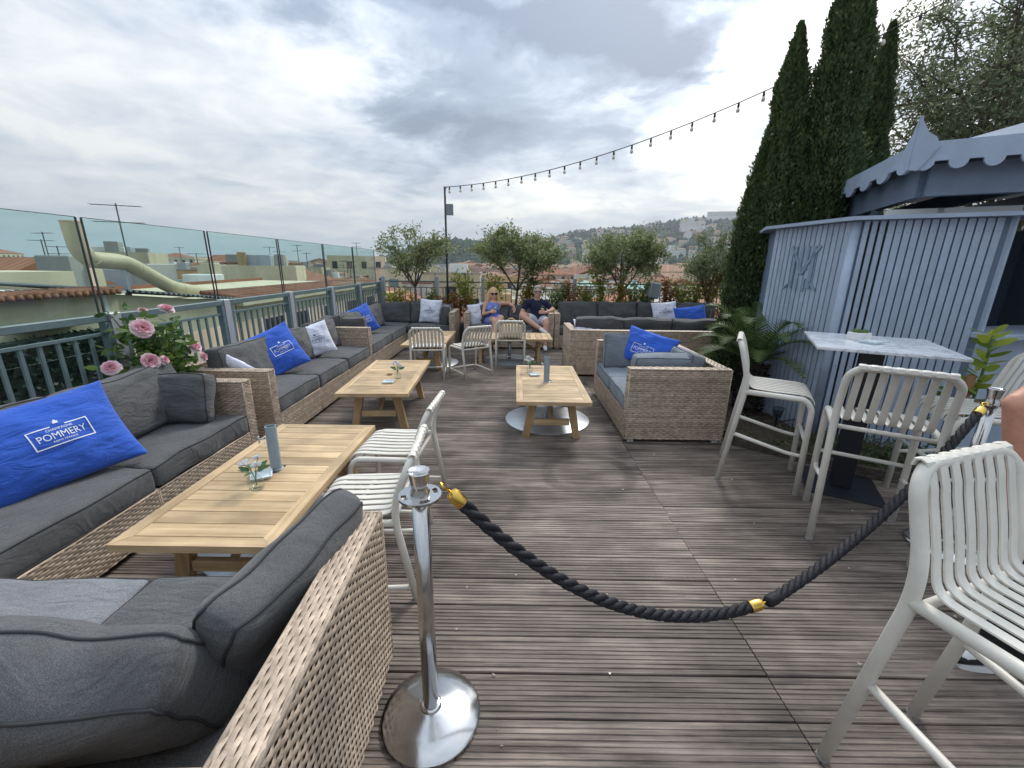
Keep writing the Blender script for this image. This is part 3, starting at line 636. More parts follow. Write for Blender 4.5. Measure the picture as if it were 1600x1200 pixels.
# ------------------------------------------------------------------ chairs
def make_chair(label, cat, seat=.45, top=.745, foot=(.07, .07), r=.0175, wid=.46, n=8, group=None):
    """tubular chair facing local +x; ribbons run from the top rail down the back, along the seat and over its front"""
    t = thing('bar_stool' if seat > .6 else 'chair', label, cat, group=group); hw = wid/2; S = seat
    xr, xs, xt = -.245-.03*(S/.75), -.185, -.255         # rear foot, rear at seat, top of back
    zt = top
    def up(s): return rounded([(xr, s*hw, 0), (xs, s*hw, S-.02), (xs-.005, s*hw, S+.10), (xt+.01, s*(hw-.004), zt-.05), (xt-.012, s*(hw-.06), zt), (xt-.016, 0, zt)], .11, 6)
    a = up(1); b = up(-1); g = G(); g.tube(a[:-1]+b[::-1], r, 10); g.build('back_frame', CHAIRW, t, True)
    for s in (1, -1):
        g = G(); g.tube(rounded([(xs, s*hw, S-.018), (.19, s*hw, S-.022), (.235, s*hw, S-.08), (.245, s*hw, 0)], .06, 5), r, 10); g.build('leg', CHAIRW, t, True)
        z0, z1 = foot; f0 = z0/S; g = G()
        g.tube(rounded([(xr+(xs-xr)*f0, s*hw, z0+.035*(S > .6)), (.15, s*hw, z1), (.242, s*hw*.96, z1-.005)], .05, 4), r*.72, 8); g.build('side_stretcher', CHAIRW, t, True)
    g = G(); zf = foot[1]+(.09 if S > .6 else .0); g.tube([(.243, -hw, zf), (.243, hw, zf)], r*.72, 8); g.build('footrest', CHAIRW, t, True)
    g = G(); g.tube([(xs+.015, -hw, S-.03), (xs+.015, hw, S-.03)], r*.7, 8); g.tube([(.185, -hw, S-.034), (.185, hw, S-.034)], r*.7, 8); g.build('cross_rail', CHAIRW, t, True)
    pitch = (wid-2*r-.02)/n; w = pitch*.66
    prof = rounded([(xt-.016-r*1.1, zt-.012), (xt-.016, zt+r*1.12), (xt+.012+r*.6, zt-.03), (xs-.004, S+.09), (xs+.03, S+.004), (.17, S+.002), (.238, S-.012), (.252, S-.055)], .035, 4) if False else None
    P = [Vector((p[0], 0, p[1])) for p in ((xt-.016-r+.002, zt-.006), (xt-.016-r*.66, zt+r*.64), (xt-.016, zt+r-.0022), (xt-.016+r*.68, zt+r*.62), (xt-.014+r-.001, zt-.012))]
    P += [Vector((xt+.02, 0, zt-.055))]+bez((xt+.028, 0, zt-.09), (xs-.002, 0, S+.12), (xs+.005, 0, S+.075), 4)+bez((xs+.010, 0, S+.055), (xs+.018, 0, S+.004), (xs+.075, 0, S+.003), 5)
    P += [Vector((.0, 0, S-.001))]+bez((.165, 0, S+.002), (.238, 0, S+.002), (.250, 0, S-.06), 6)
    for i in range(n):
        g = G(); y = -hw+r+.01+(i+.5)*pitch; sp = (y/hw)
        g.ribbon([p+Vector((0, y, 0)) for p in P], (0, 1, 0), w, .009); g.build('slat', CHAIRW, t, True, auto=True)
    for x, s in ((xr, 1), (xr, -1), (.245, 1), (.245, -1)):
        g = G(); g.lathe([(r*1.03, -.001), (r*1.03, .010)], 10, (x, s*hw)); g.build('foot_cap', mat('foot_cap', (.3, .3, .3), .6), t)
    return t
low0 = make_chair('x', 'chair', group='low cream slatted chairs'); bar0 = make_chair('x', 'stool', .745, 1.09, (.36, .31), .0195, .47, 8, 'cream slatted bar stools')
def place(src, first, label, x, y, fx, fy):
    o = src if first else copy_tree(src); o.location = (x, y, 0); o.rotation_euler = (0, 0, math.atan2(fy, fx)); o['label'] = label; return o
place(low0, True, 'low cream slatted chair behind the chrome rope post', -.735, 1.93, -1, -.06)
place(low0, False, 'low cream slatted chair at the far corner of the table with the vase and tube', -.76, 2.60, -1, .05)
place(low0, False, 'low cream slatted chair with its back to the deck before the corner sofa table', -1.23, 6.05, -.10, 1)
place(low0, False, 'low cream slatted chair standing turned on the open deck between two tables', -.63, 6.19, -.56, .8)
place(low0, False, 'low cream slatted chair holding the tan handbag', -.035, 6.92, 0, 1)
place(bar0, True, 'cream bar stool turned sideways near the slate loveseat', 1.99, 3.08, .876, -.48)
place(bar0, False, 'cream bar stool with its slatted back to the deck at the marble table', 2.19, 2.35, .53, .85)
place(bar0, False, 'cream bar stool by the lemon shrub at the marble table', 3.04, 2.60, -.95, .31)
place(bar0, False, 'cream bar stool next to the person in black trousers', 1.385, .85, .32, -.95)
# bar table
def bar_table():
    rz = math.atan2(.70, .38); t = thing('bar_table', 'tall marble topped bar table on a black steel column', 'table', (2.53, 2.91, 0), rz-E90)
    m = bpy.data.materials.new('marble'); m.use_nodes = True; nt = m.node_tree; b = nt.nodes['Principled BSDF']; tc = nd(nt, 'ShaderNodeTexCoord')
    n = nd(nt, 'ShaderNodeTexNoise'); lk(nt, tc.outputs['Object'], n.inputs['Vector']); n.inputs['Scale'].default_value = 3.2; n.inputs['Detail'].default_value = 9; n.inputs['Roughness'].default_value = .62; n.inputs['Distortion'].default_value = 1.6
    d = math_n(nt, 'ABSOLUTE', math_n(nt, 'SUBTRACT', n.outputs[0], .5)); lk(nt, ramp(nt, d, (0., (.40, .44, .50)), (.025, (.64, .68, .73)), (.12, (.74, .77, .80))), b.inputs['Base Color']); b.inputs['Roughness'].default_value = .22
    g = G(); g.box(-.375, .375, -.39, .39, 1.088, 1.112, .005); g.build('tabletop', m, t)
    g = G(); g.box(-.06, .06, -.06, .06, .012, 1.06, .004); g.build('column', BLACK, t)
    g = G(); g.box(-.24, .24, -.24, .24, .0, .012, .003); g.build('base_plate', BLACK, t)
    g = G(); g.box(-.2, .2, -.03, .03, 1.062, 1.0875); g.box(-.03, .03, -.2, -.031, 1.062, 1.0875); g.box(-.03, .03, .031, .2, 1.062, 1.0875); g.build('top_bracket', BLACK, t)
bar_table()
def succulent():
    t = thing('potted_succulent', 'small green succulent in a white pot on the marble table', 'plant', (2.50, 3.02, 1.112), .3)
    g = G(); g.box(-.05, .05, -.05, .05, 0, .055, .004); g.build('pot', CLAYW, t)
    g = G(); [petal(g, (math.cos(k*2.4)*.02, math.sin(k*2.4)*.02, .05), (math.cos(k*2.4), math.sin(k*2.4), .5+.05*(k % 9)), .035, .018, .3) for k in range(40)]; g.build('leaves', leafmat('succulent', (.10, .20, .06), (.22, .33, .10), .2), t, True)
succulent(); dish('square white dish beside the succulent on the marble table', 2.47, 2.87, 1.112, .35)
# ------------------------------------------------------------------ rope barrier
def stanchion(label, x, y):
    t = thing('rope_post', label, 'stanchion', (x, y, 0), 0, 'chrome rope posts')
    g = G(); g.lathe([(.178, .002), (.178, .016), (.172, .022), (.11, .038), (.05, .052), (.034, .058), (.0, .058)], 56); g.build('base', CHROME, t, True, auto=True)
    g = G(); g.lathe([(.0275, .05), (.0275, .93)], 28); g.build('tube', CHROME, t, True)
    g = G(); g.lathe([(.036, .052), (.040, .057), (.036, .065), (.028, .066)], 28); g.build('collar', CHROME, t, True)
    g = G(); A = 32; ring = []     # crown ring with four rope slots
    for j in range(A):
        a0 = 2*math.pi*j/A; a1 = 2*math.pi*(j+1)/A; slot = (j % 8) in (1, 2, 3)
        for r0, r1 in ((.030, .042), (.042, .058), (.058, .066)):
            if slot and r0 == .042: continue
            q = [(r0, a0), (r1, a0), (r1, a1), (r0, a1)]; g.prism([(r*math.cos(a), r*math.sin(a)) for r, a in q], .908, .916)
    g.build('crown_ring', CHROME, t)
    g = G(); g.lathe([(.030, .90), (.031, .925), (.026, .935), (.027, .95), (.033, .985), (.0355, .994), (.033, .997), (.028, .993), (.0, .991)], 32); g.build('cap', CHROME, t, True, auto=True)
    return t
stanchion('chrome rope post next to the woven sofa arm', -.28, 1.155); stanchion('chrome rope post partly behind the stool near the person', 2.60, 2.17)
def rope(label, p0, p1, sag, r=.0195, turns_per_m=13, bare=False):
    t = thing('barrier_rope', label, 'rope', p0, 0, 'black barrier ropes'); p0, p1 = Vector(p0), Vector(p1); n = 260; cen = []
    for i in range(n+1):
        s = i/n; p = p0.lerp(p1, s); p.z -= sag*4*s*(1-s); cen.append(p-p0)
    L = sum((b-a).length for a, b in zip(cen, cen[1:]))
    for k in range(3):       # three laid strands
        g = G(); pts = []; up = Vector((0, 0, 1))
        for i, c in enumerate(cen):
            tg = (cen[min(i+1, n)]-cen[max(i-1, 0)]).normalized(); sd = tg.cross(up).normalized(); u2 = sd.cross(tg)
            a = 2*math.pi*(turns_per_m*L*i/n*.55+k/3); pts.append(c+sd*(math.cos(a)*r*.56)+u2*(math.sin(a)*r*.56))
        g.tube(pts, [r*.60*(1+.06*math.sin(i*2.1+k)) for i in range(n+1)], 9); g.build('strand', ROPE, t, True)
    if bare:      # frayed lower end, whipped with cord
        d = (cen[0]-cen[3]).normalized(); g = G(); g.m = Matrix.Translation(cen[0]) @ d.to_track_quat('Z', 'Y').to_matrix().to_4x4(); g.lathe([(r*1.1, -.03), (r*1.22, -.01), (r*1.2, .02), (r*.9, .035), (0, .03)], 14); g.build('whipping', ROPE, t, True)
    for c, d in ([] if bare else [(cen[0], (cen[0]-cen[3]).normalized())])+[ (cen[-1], (cen[-1]-cen[-4]).normalized())]:
        g = G(); q = d.to_track_quat('Z', 'Y').to_matrix().to_4x4(); g.m = Matrix.Translation(c) @ q; g.lathe([(r*1.15, -.022), (r*1.19, -.018), (r*1.19, .018), (r*1.0, .028), (.008, .034), (.0, .036)], 20); g.build('end_cap', GOLD, t, True, auto=True)
        g = G(); g.m = Matrix.Translation(c) @ q; g.tube([(0, 0, .034), (0, 0, .048), (.010, 0, .058), (.014, 0, .070), (.006, 0, .080), (-.006, 0, .076), (-.009, 0, .064)], .004, 7); g.build('hook', GOLD, t, True)
    return t
K = Vector((1.00, 1.36, .325))      # where the two ropes are hooked together
rope('black twisted rope hanging from the post at the sofa arm', (-.165, 1.165, .895), K-Vector((.03, 0, .005)), .205)
rope('black twisted rope rising to the post near the person', K+Vector((.05, .02, .008)), (2.49, 2.12, .88), .11, bare=True)
# ------------------------------------------------------------------ railings
BRASS = mat('rust_baluster', (.060, .036, .032), .7, var=.2)
def left_rail():
    t = thing('railing', 'teal painted metal railing with tall green glass panes along the sofas', 'railing', (-3.0, 0, 0)); P = [-.75, .55, 1.85, 3.15, 4.42, 5.73, 7.07, 8.36, 9.66]
    gb = G(); gb.box(-.008, .008, -.011, .011, .10, 1.07); bal = None
    for a, b in zip(P, P[1:]):
        L = b-a
        g = G(); g.box(-.024, .024, a+.055, b-.055, 1.165, 1.215, .004); g.build('top_rail', RAIL, t)
        g = G(); g.box(-.014, .014, a+.09, b-.09, 1.068, 1.088); g.build('mid_rail', RAIL, t)
        g = G(); g.box(-.014, .014, a+.055, b-.055, .085, .105); g.build('bottom_rail', RAIL, t)
        for y in (a+.072, b-.072):
            g = G(); g.box(-.026, .026, y-.019, y+.019, .0, 1.163); g.build('end_post', RAIL, t)
        n = 9
        for i in range(n):
            y = a+.09+(L-.18)*(i+1)/(n+1)
            if bal is None: bal = gb.build('baluster', RAIL, t, loc=(0, y, 0))
            else: share(bal, 'baluster', t, (0, y, 0))
        pg = G(); pg.box(-.075, -.065, a+.022, b-.022, .95, 1.885); pane = pg.build('glass_pane', GLASS, t)
        e = G(); e.box(-.0765, -.0635, a+.017, a+.0235, .95, 1.886); e.box(-.0765, -.0635, b-.0235, b-.017, .95, 1.886); e.box(-.0755, -.0645, a+.024, b-.024, 1.8855, 1.889); e.build('pane_edge', GEDGE, pane)
    for y in P:
        g = G(); g.box(-.055, .03, y-.045, y+.045, .0, 1.222, .004); g.build('post', POSTG, t)
left_rail()
def back_rail():
    t = thing('railing', 'thin rust brown railing with grey posts and clear glass behind the shrubs', 'railing', (0, 9.72, 0)); xs = [-2.93]+[-1.72+1.035*i for i in range(9)]
    bal = None
    for a, b in zip(xs, xs[1:]):
        g = G(); g.box(a+.05, b-.05, -.02, .02, 1.205, 1.235); g.build('top_rail', RAIL, t); g = G(); g.box(a+.05, b-.05, -.01, .01, 1.085, 1.10); g.build('mid_rail', BRASS, t)
        g = G(); g.box(a+.05, b-.05, -.01, .01, .06, .075); g.build('bottom_rail', BRASS, t)
        n = max(6, round((b-a)/.125))
        for i in range(1, n):
            x = a+(b-a)*i/n
            if bal is None:
                gb = G(); gb.box(-.0075, .0075, -.0075, .0075, .077, 1.083); bal = gb.build('baluster', BRASS, t, loc=(x, 0, 0))
            else: share(bal, 'baluster', t, (x, 0, 0))
        g = G(); g.box(a+.03, b-.03, .055, .065, .95, 2.12); p = g.build('glass_pane', glassmat('back_glass', (.93, .965, .955), .5), t)
        e = G(); e.box(a+.03, b-.03, .0545, .0655, 2.121, 2.1245); e.build('pane_edge', mat('pale_edge', (.3, .38, .37), .3), p)
    for x in xs: g = G(); g.box(x-.04, x+.04, -.03, .05, 0, 1.33, .004); g.build('post', POSTG, t)
back_rail()
# ------------------------------------------------------------------ kiosk
def along(p, q): d = Vector((q[0]-p[0], q[1]-p[1], 0)); L = d.length; return d/L, L
def kiosk():
    V = [(2.78, 4.75), (2.92, 3.82), (3.78, 3.38), (4.74, 3.66), (5.22, 4.5), (4.95, 5.45), (4.1, 5.9), (3.15, 5.6)]; c = Vector((3.95, 4.6, 0))
    t = thing('kiosk', 'pale blue slatted bar kiosk with scalloped roof edge', 'kiosk', (0, 0, 0))
    def wall_mat(d, n, o):      # frame: x along wall, y outward normal, z up
        return Matrix(((d.x, n.x, 0, o[0]), (d.y, n.y, 0, o[1]), (0, 0, 1, 0), (0, 0, 0, 1)))
    TOP = 2.0
    for k in range(8):
        a, b = V[k], V[(k+1) % 8]; d, L = along(a, b); n = Vector((d.y, -d.x, 0)); M_ = wall_mat(d, n, a)
        if k == 2:      # serving side: low wall, ledge, dark opening with side posts
            g = G(); g.m = M_; g.box(0, L, -.06, 0, 0, 1.075); g.build('counter_wall', KIOSK, t)
            g = G(); g.m = M_; g.box(-.05, L+.05, -.25, .16, 1.078, 1.128, .006); g.build('counter', KIOSK, t)
            g = G(); g.m = M_; g.box(-.012, .02, -.06, .0, 1.13, TOP); g.build('opening_post', KIOSK, t)
            g = G(); g.m = M_; g.box(.07, .33, -.30, -.285, 1.9, 1.985); g.build('hanging_shelf', CLAYW, t)
            continue
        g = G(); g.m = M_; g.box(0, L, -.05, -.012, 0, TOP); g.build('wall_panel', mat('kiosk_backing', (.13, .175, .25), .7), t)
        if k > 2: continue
        if k == 1: g = G(); g.m = M_; g.box(.05, .215, -.0118, -.0108, .06, TOP-.02); g.build('gap_shade_strip', DARK, t)  # thin near-black strip paints the shade of open gaps between the slats
        ns = 15 if k == 0 else 16; off = 0.05 if k == 1 else 0; p = (L-off-.06)/ns
        for i in range(ns):
            w = p*.79 if not (k == 1 and i < 3) else p*.66
            g = G(); g.box(0, w, -.0105, .012, .04, TOP-.004, .002); x = off+i*p+.03*(k == 0)
            o = g.build('slat', KIOSK, t); o.matrix_basis = M_ @ Matrix.Translation((x, rnd.uniform(-.001, .001), 0))
            for z in (.75, TOP-.1):
                s = G(); s.lathe([(.004, .0), (.004, .0135), (0, .0138)], 6); so = s.build('screw', mat('screw', (.12, .16, .22), .5), o); so.location = (w/2, 0, z); so.rotation_euler = (-E90, 0, 0)
        if k == 1:
            g = G(); g.m = M_; g.tube([(.0, -.01, .02), (.0, -.01, TOP-.004)], .036, 14); g.build('corner_post', KIOSK, t, True)
    # serif monogram on the shaded left wall: an M with crossed strokes above and below
    d, L = along(V[0], V[1]); n = Vector((d.y, -d.x, 0)); M_ = wall_mat(d, n, V[0]); g = G()
    def stroke(pts, w=.03):
        w *= .8
        for (x0, z0), (x1, z1) in zip(pts, pts[1:]):
            dx, dz = x1-x0, z1-z0; l = math.hypot(dx, dz); px, pz = -dz/l*w/2, dx/l*w/2
            vs = [(x, y, z) for y in (.0135, .026) for x, z in ((x0-px, z0-pz), (x1-px, z1-pz), (x1+px, z1+pz), (x0+px, z0+pz))]; g.add(vs, [(0, 1, 2, 3), (7, 6, 5, 4), (0, 4, 5, 1), (1, 5, 6, 2), (2, 6, 7, 3), (3, 7, 4, 0)])
    g.m = M_ @ Matrix.Translation((.47, 0, 1.60)); h = .21
    stroke([(-.11, -h+.03), (-.11, h)], .034); stroke([(.11, -h+.03), (.11, h)], .045); stroke([(-.17, h), (0, -.02), (.17, h)], .034); stroke([(-.03, h), (-.03, .03)], .03); stroke([(.04, h), (.04, .05)], .03)
    stroke([(-.05, .02), (0, -.05), (.05, .02)], .03); stroke([(-.2, -h+.02), (-.11, -h+.09)], .026); stroke([(.2, -h+.02), (.11, -h+.09)], .026); stroke([(-.04, -h), (-.04, -.09)], .028); stroke([(.05, -h), (.05, -.09)], .028)
    o = g.build('monogram', mat('monogram_blue', (.22, .295, .40), .55), t); o['label'] = 'raised letter M monogram'
    # cap board that follows the top of the wall
    ring_o = []; ring_i = []
    for k, p in enumerate(V):
        r = (Vector((*p, 0))-c); ring_o.append(c+r*(1+.10/r.length)); ring_i.append(c+r*(1-.16/r.length))
    g = G()
    for k in (7, 0, 1, 2):
        a, b = k, (k+1) % 8; g.prism([(ring_o[a].x, ring_o[a].y), (ring_o[b].x, ring_o[b].y), (ring_i[b].x, ring_i[b].y), (ring_i[a].x, ring_i[a].y)], TOP, TOP+.03)
    g.build('cap_board', KIOSK, t)
    # dark inside: floor, back counter and shelves with bottles are seen through the opening
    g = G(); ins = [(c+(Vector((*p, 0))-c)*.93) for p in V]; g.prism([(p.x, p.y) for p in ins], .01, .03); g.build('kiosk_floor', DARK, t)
    for z in (1.15, 1.5):
        g = G(); g.box(4.0, 5.0, 5.05, 5.3, z, z+.03); g.build('back_shelf', KIOSKD, t)
    # roof: square pavilion, scalloped fascia on two visible edges
    C0 = Vector((3.09, 3.60, 0)); dr = Vector((.875, -.484, 0)); dl = Vector((.36, .933, 0)); S = 3.3; z0, z1 = 2.40, 2.535
    def fascia(dirv, nrm, sc=.19):
        n = int(S/sc); prof = [(0, z1)]; 
        for i in range(n):
            a = i*sc; w = sc*.60
            prof += [(a, z0)] if i == 0 else []
            prof += [(a+w/2+(-w/2)*math.cos(q*math.pi/8), z0-.062*math.sin(q*math.pi/8)) for q in range(0, 9)]
            prof += [(a+sc*.66, z0), (a+sc*.97, z0)]
        prof += [(n*sc, z1)]
        M_ = Matrix(((dirv.x, 0, nrm.x, C0.x), (dirv.y, 0, nrm.y, C0.y), (0, 1, 0, 0), (0, 0, 0, 1))); g = G(); g.m = M_
        g.prism([(x, z) for x, z in prof], 0, .022)
        return g.build('scalloped_fascia', KIOSK, t)
    fascia(dr, Vector((-.484, -.875, 0))); fascia(dl, Vector((-.933, .36, 0)), .40)
    f = G(); q = Vector((-.66, -.2, 0)).normalized(); 
    for sgn, dv, nv in ((1, dr, Vector((-.484, -.875, 0))), (-1, dl, Vector((-.933, .36, 0)))):
        M_ = Matrix(((dv.x, 0, nv.x, C0.x), (dv.y, 0, nv.y, C0.y), (0, 1, 0, 0), (0, 0, 0, 1))); f.m = M_; f.prism([(-.035, 2.345), (.015, 2.335), (.06, 2.40), (.115, 2.50), (.085, 2.56), (.03, 2.60), (-.035, 2.715)], .024, .046)
    f.build('corner_finial', KIOSK, t)
    def beam(p, q, w, za, zb, name='roof_beam', m=KIOSKD):
        d = (q-p).normalized(); n = Vector((d.y, -d.x, 0)); g = G(); a = p+n*w/2; b = q+n*w/2; e = q-n*w/2; h = p-n*w/2; g.prism([(a.x, a.y), (b.x, b.y), (e.x, e.y), (h.x, h.y)], za, zb); g.build(name, m, t)
    inn = C0+(dr+dl)*.16
    beam(inn, inn+dr*3.0, .08, 2.17, 2.40); beam(inn+dl*.042, inn+dl*3.0, .08, 2.172, 2.398)
    for k in (1, 2, 3): beam(inn+dr*(.75*k)+dl*.045, inn+dr*(.75*k)+dl*3.0, .05, 2.22, 2.36)
    ctr = C0+(dr+dl)*S/2; crn = [C0, C0+dr*S, C0+(dr+dl)*S, C0+dl*S]
    g = G(); vs = [(p.x, p.y, 2.47) for p in crn]+[(ctr.x, ctr.y, 3.05)]; g.add(vs, [(0, 1, 4), (1, 2, 4), (2, 3, 4), (3, 0, 4), (3, 2, 1, 0)]); g.build('roof', KIOSKD, t)
    for p in (inn+dl*1.45, inn+dr*1.5, inn+dl*3.0, inn+(dr+dl)*3): g = G(); g.box(p.x-.05, p.x+.05, p.y-.05, p.y+.05, .03, 2.17, .004); g.build('roof_post', KIOSKD, t)
    g = G(); a = inn+dl*1.42; b = inn+dl*.85; g.tube([(a.x, a.y, 1.86), (b.x, b.y, 2.17)], .045, 4); g.build('strut', KIOSKD, t)
    for i, (o, l) in enumerate(((.42, .36), (.95, .5))):
        p = Vector((*V[1], 0))+along(V[1], V[2])[0]*o*.6+Vector((.12, .26, 0)); q = p+along(V[1], V[2])[0]*l
        beam(p, q, .14, 2.032, 2.10, 'stored_board', CLAYW)
    return t
kiosk()
for i, (x, y, h, col) in enumerate(((4.1, 5.15, .28, (.03, .05, .02)), (4.25, 5.18, .3, (.08, .04, .02)), (4.42, 5.15, .26, (.3, .3, .3)), (4.62, 5.17, .31, (.02, .04, .03)))):
    g = G(); g.lathe([(.036, 0), (.036, h*.6), (.013, h*.78), (.013, h), (0, h)], 12); tag(g.build('bottle', mat('bottle_%d' % i, col, .15), None, True, (x, y, 1.53)), 'bottle standing on the shelf inside the kiosk', 'bottle', 'bottles on the kiosk shelf')
# ------------------------------------------------------------------ planting bed
def bed():
    P = [(2.06, 4.3), (2.10, 3.66), (2.31, 3.48), (2.66, 3.19), (2.96, 2.98), (3.9, 2.75), (5.1, 2.8), (5.4, 9.2), (3.3, 9.2), (3.3, 6.3), (2.06, 5.3)]
    g = G(); n = 60; vs = []; idx = {}; fs = []
    def inside(x, y):
        r = False; j = len(P)-1
        for i in range(len(P)):
            if (P[i][1] > y) != (P[j][1] > y) and x < (P[j][0]-P[i][0])*(y-P[i][1])/(P[j][1]-P[i][1])+P[i][0]: r = not r
            j = i
        return r
    st = .045
    for i in range(75):
        for j in range(145):
            x, y = 2.04+i*st, 2.7+j*st
            if inside(x+st/2, y+st/2):
                q = []
                for a, b in ((0, 0), (1, 0), (1, 1), (0, 1)):
                    k = (i+a, j+b)
                    if k not in idx:
                        idx[k] = len(vs); px, py = 2.04+k[0]*st, 2.7+k[1]*st; vs.append((px, py, .05+.025*noise.noise(Vector((px*2, py*2, 0)))+.022*noise.noise(Vector((px*9, py*9, 4)))))
                    q.append(idx[k])
                fs.append(tuple(q))
    g.add(vs, fs); struct(g.build('soil_bed', SOIL, None, True))
    t = thing('bed_kerb', 'dark timber kerb edging the planting bed', 'kerb')
    for a, b in zip(P[:6], P[1:6]):
        d, L = along(a, b); nn = Vector((d.y, -d.x, 0))*.02; g = G(); g.prism([(a[0]+nn.x, a[1]+nn.y), (b[0]+nn.x, b[1]+nn.y), (b[0]-nn.x, b[1]-nn.y), (a[0]-nn.x, a[1]-nn.y)], .002, .085); g.build('board', woodmat('kerb_wood', (.05, .04, .035), (.13, .105, .09), 'X', .2, .8), t)
    # litter and low cover, nobody could count it
    g = G(); k = 0
    while k < 900:
        x, y = rnd.uniform(2.1, 3.9), rnd.uniform(2.8, 5.6)
        if not inside(x, y): continue
        k += 1; a = rnd.uniform(0, 6.28); L = rnd.uniform(.03, .11); g.tube([(x, y, .065), (x+math.cos(a)*L*.5, y+math.sin(a)*L*.5, .07+rnd.uniform(0, .03)), (x+math.cos(a)*L, y+math.sin(a)*L, .06)], .0022, 3)
    stuff(tag(g.build('twig_litter', mat('dry_twig', (.20, .15, .105), .9, island=.5)), 'dry twigs strewn over the soil of the bed', 'twigs'))
    g = G(); k = 0
    while k < 260:
        x, y = rnd.gauss(2.95, .35), rnd.gauss(3.3, .22)
        if not inside(x, y): continue
        k += 1; h = rnd.uniform(.04, .15)
        for q in range(7): petal(g, (x+rnd.gauss(0, .02), y+rnd.gauss(0, .02), .05+h*rnd.random()), (rnd.gauss(0, 1), rnd.gauss(0, 1), .6), .035, .014, .2, 2)
    stuff(tag(g.build('ground_cover', leafmat('cover_leaf', (.035, .06, .025), (.12, .17, .07), .3), None, True), 'low green ground cover at the foot of the kiosk', 'ground cover'))
bed()
def spotlight():
    t = thing('garden_spotlight', 'small dark spotlight on a spike in the soil beside the kiosk', 'spotlight', (2.66, 3.97, .05), .6)
    g = G(); g.lathe([(.035, .12), (.05, .2), (.055, .22), (.046, .22), (.0, .19)], 14); g.build('lamp_head', mat('dark_slate', (.04, .06, .08), .5), t, True); g = G(); g.tube([(0, 0, 0), (0, 0, .13)], .012, 6); g.build('spike', BLACK, t)
    g = G(); g.tube(bez((0, 0, .05), (.3, -.1, .12), (.5, -.3, .01), 8), .005, 5); g.build('cable', BLACK, t)
spotlight()
# ------------------------------------------------------------------ leaves and trees
def leafcloud(g, c, n, rad, L, w, flat=1., up=.2, rs=rnd):
    c = Vector(c)
    for _ in range(n):
        p = Vector((rs.gauss(0, 1), rs.gauss(0, 1), rs.gauss(0, 1)*flat))*rad*.55+c
        d = Vector((rs.gauss(0, 1), rs.gauss(0, 1), rs.gauss(0, .8)+up)).normalized(); s = d.cross(Vector((rs.gauss(0, 1), rs.gauss(0, 1), rs.gauss(0, 1)))).normalized()*(w*.5); l = L*rs.uniform(.7, 1.25)
        g.v += [tuple(p), tuple(p+d*l*.45+s), tuple(p+d*l), tuple(p+d*l*.45-s)]; k = len(g.v)-4; g.f.append((k, k+1, k+2, k+3))
def tree_skeleton(base, height, spread, rs, trunk_h, r0=.035, kids=4, lean=(0, 0), crown=None, sub=8, tw=3):
    """tapered limbs that reach for points spread through an ellipsoid crown; returns branch polylines and tips"""
    base = Vector(base); fork = base+Vector((lean[0], lean[1], trunk_h)); br = [(bez(base, base+Vector((lean[0]*.2+rs.uniform(-.03, .03), lean[1]*.3, trunk_h*.55)), fork, 7), [r0*(1-.035*i) for i in range(8)])]; tips = []
    cc = crown or (base.x+lean[0], base.y+lean[1], base.z+height-spread[2])
    for k in range(kids):
        a = 2*math.pi*(k+rs.uniform(-.2, .2))/kids; e = Vector((cc[0]+math.cos(a)*spread[0]*.62, cc[1]+math.sin(a)*spread[1]*.62, cc[2]+rs.uniform(-.2, .55)*spread[2]))
        mid = fork.lerp(e, .5)+Vector((rs.uniform(-.1, .1), rs.uniform(-.1, .1), -.10*spread[2])); pl = bez(fork, mid, e, 7); br.append((pl, [r0*.62*(1-.09*i) for i in range(8)]))
        for q in range(sub):
            s = pl[rs.randint(2, 7)]; a2 = rs.uniform(0, 6.28); u = rs.uniform(-.9, 1); rr = math.sqrt(1-u*u) if abs(u) < 1 else 0; f = rs.uniform(.7, 1.03)
            e2 = Vector((cc[0]+math.cos(a+rs.uniform(-1.2, 1.2))*spread[0]*rr*f, cc[1]+math.sin(a+rs.uniform(-1.2, 1.2))*spread[1]*rr*f, cc[2]+u*spread[2]*f)); p2 = bez(s, s.lerp(e2, .5)+Vector((0, 0, .06)), e2, 5); br.append((p2, [r0*.3*(1-.13*i) for i in range(6)])); tips += [p2[3], p2[4], p2[5], p2[5]]
            for _ in range(tw):
                s3 = p2[rs.randint(2, 5)]; e3 = s3+Vector((rs.gauss(0, .2)*spread[0], rs.gauss(0, .2)*spread[1], rs.gauss(.06, .2)*spread[2])); p3 = bez(s3, s3.lerp(e3, .5)+Vector((0, 0, .02)), e3, 3); br.append((p3, [r0*.12*(1-.2*i) for i in range(4)])); tips += [p3[2], p3[3]]
    return br, tips
def tree(label, base, height, spread, seed, trunk_h, leaf, nleaf, L=.05, w=.013, r0=.035, lean=(0, 0), group=None, name='olive_tree', kids=4, crad=.16, thin=1., crown=None, bark=BARK, flat=1., sub=8, tw=3):
    rs = random.Random(seed); t = thing(name, label, 'tree', base, 0, group); br, tips = tree_skeleton((0, 0, 0), height, spread, rs, trunk_h, r0, kids, lean, crown, sub, tw)
    g = G(); g.tube(br[0][0], br[0][1], 9); tr = g.build('trunk', bark, t, True)
    g = G(); [g.tube(p, r, 6) for p, r in br[1:]]; g.build('limbs', bark, tr, True)
    g = G(); per = max(1, nleaf//len(tips))
    for p in tips: leafcloud(g, p, int(per*rs.uniform(.3, 1.6)*thin), crad*rs.uniform(.7, 1.3), L, w, flat, .25, rs)
    g.build('crown', leaf, t); return t
OLIVE = leafmat('olive_leaf', (.10, .14, .045), (.34, .38, .19), .45)
OLIVED = leafmat('olive_leaf_dark', (.09, .12, .055), (.28, .31, .19), .45)
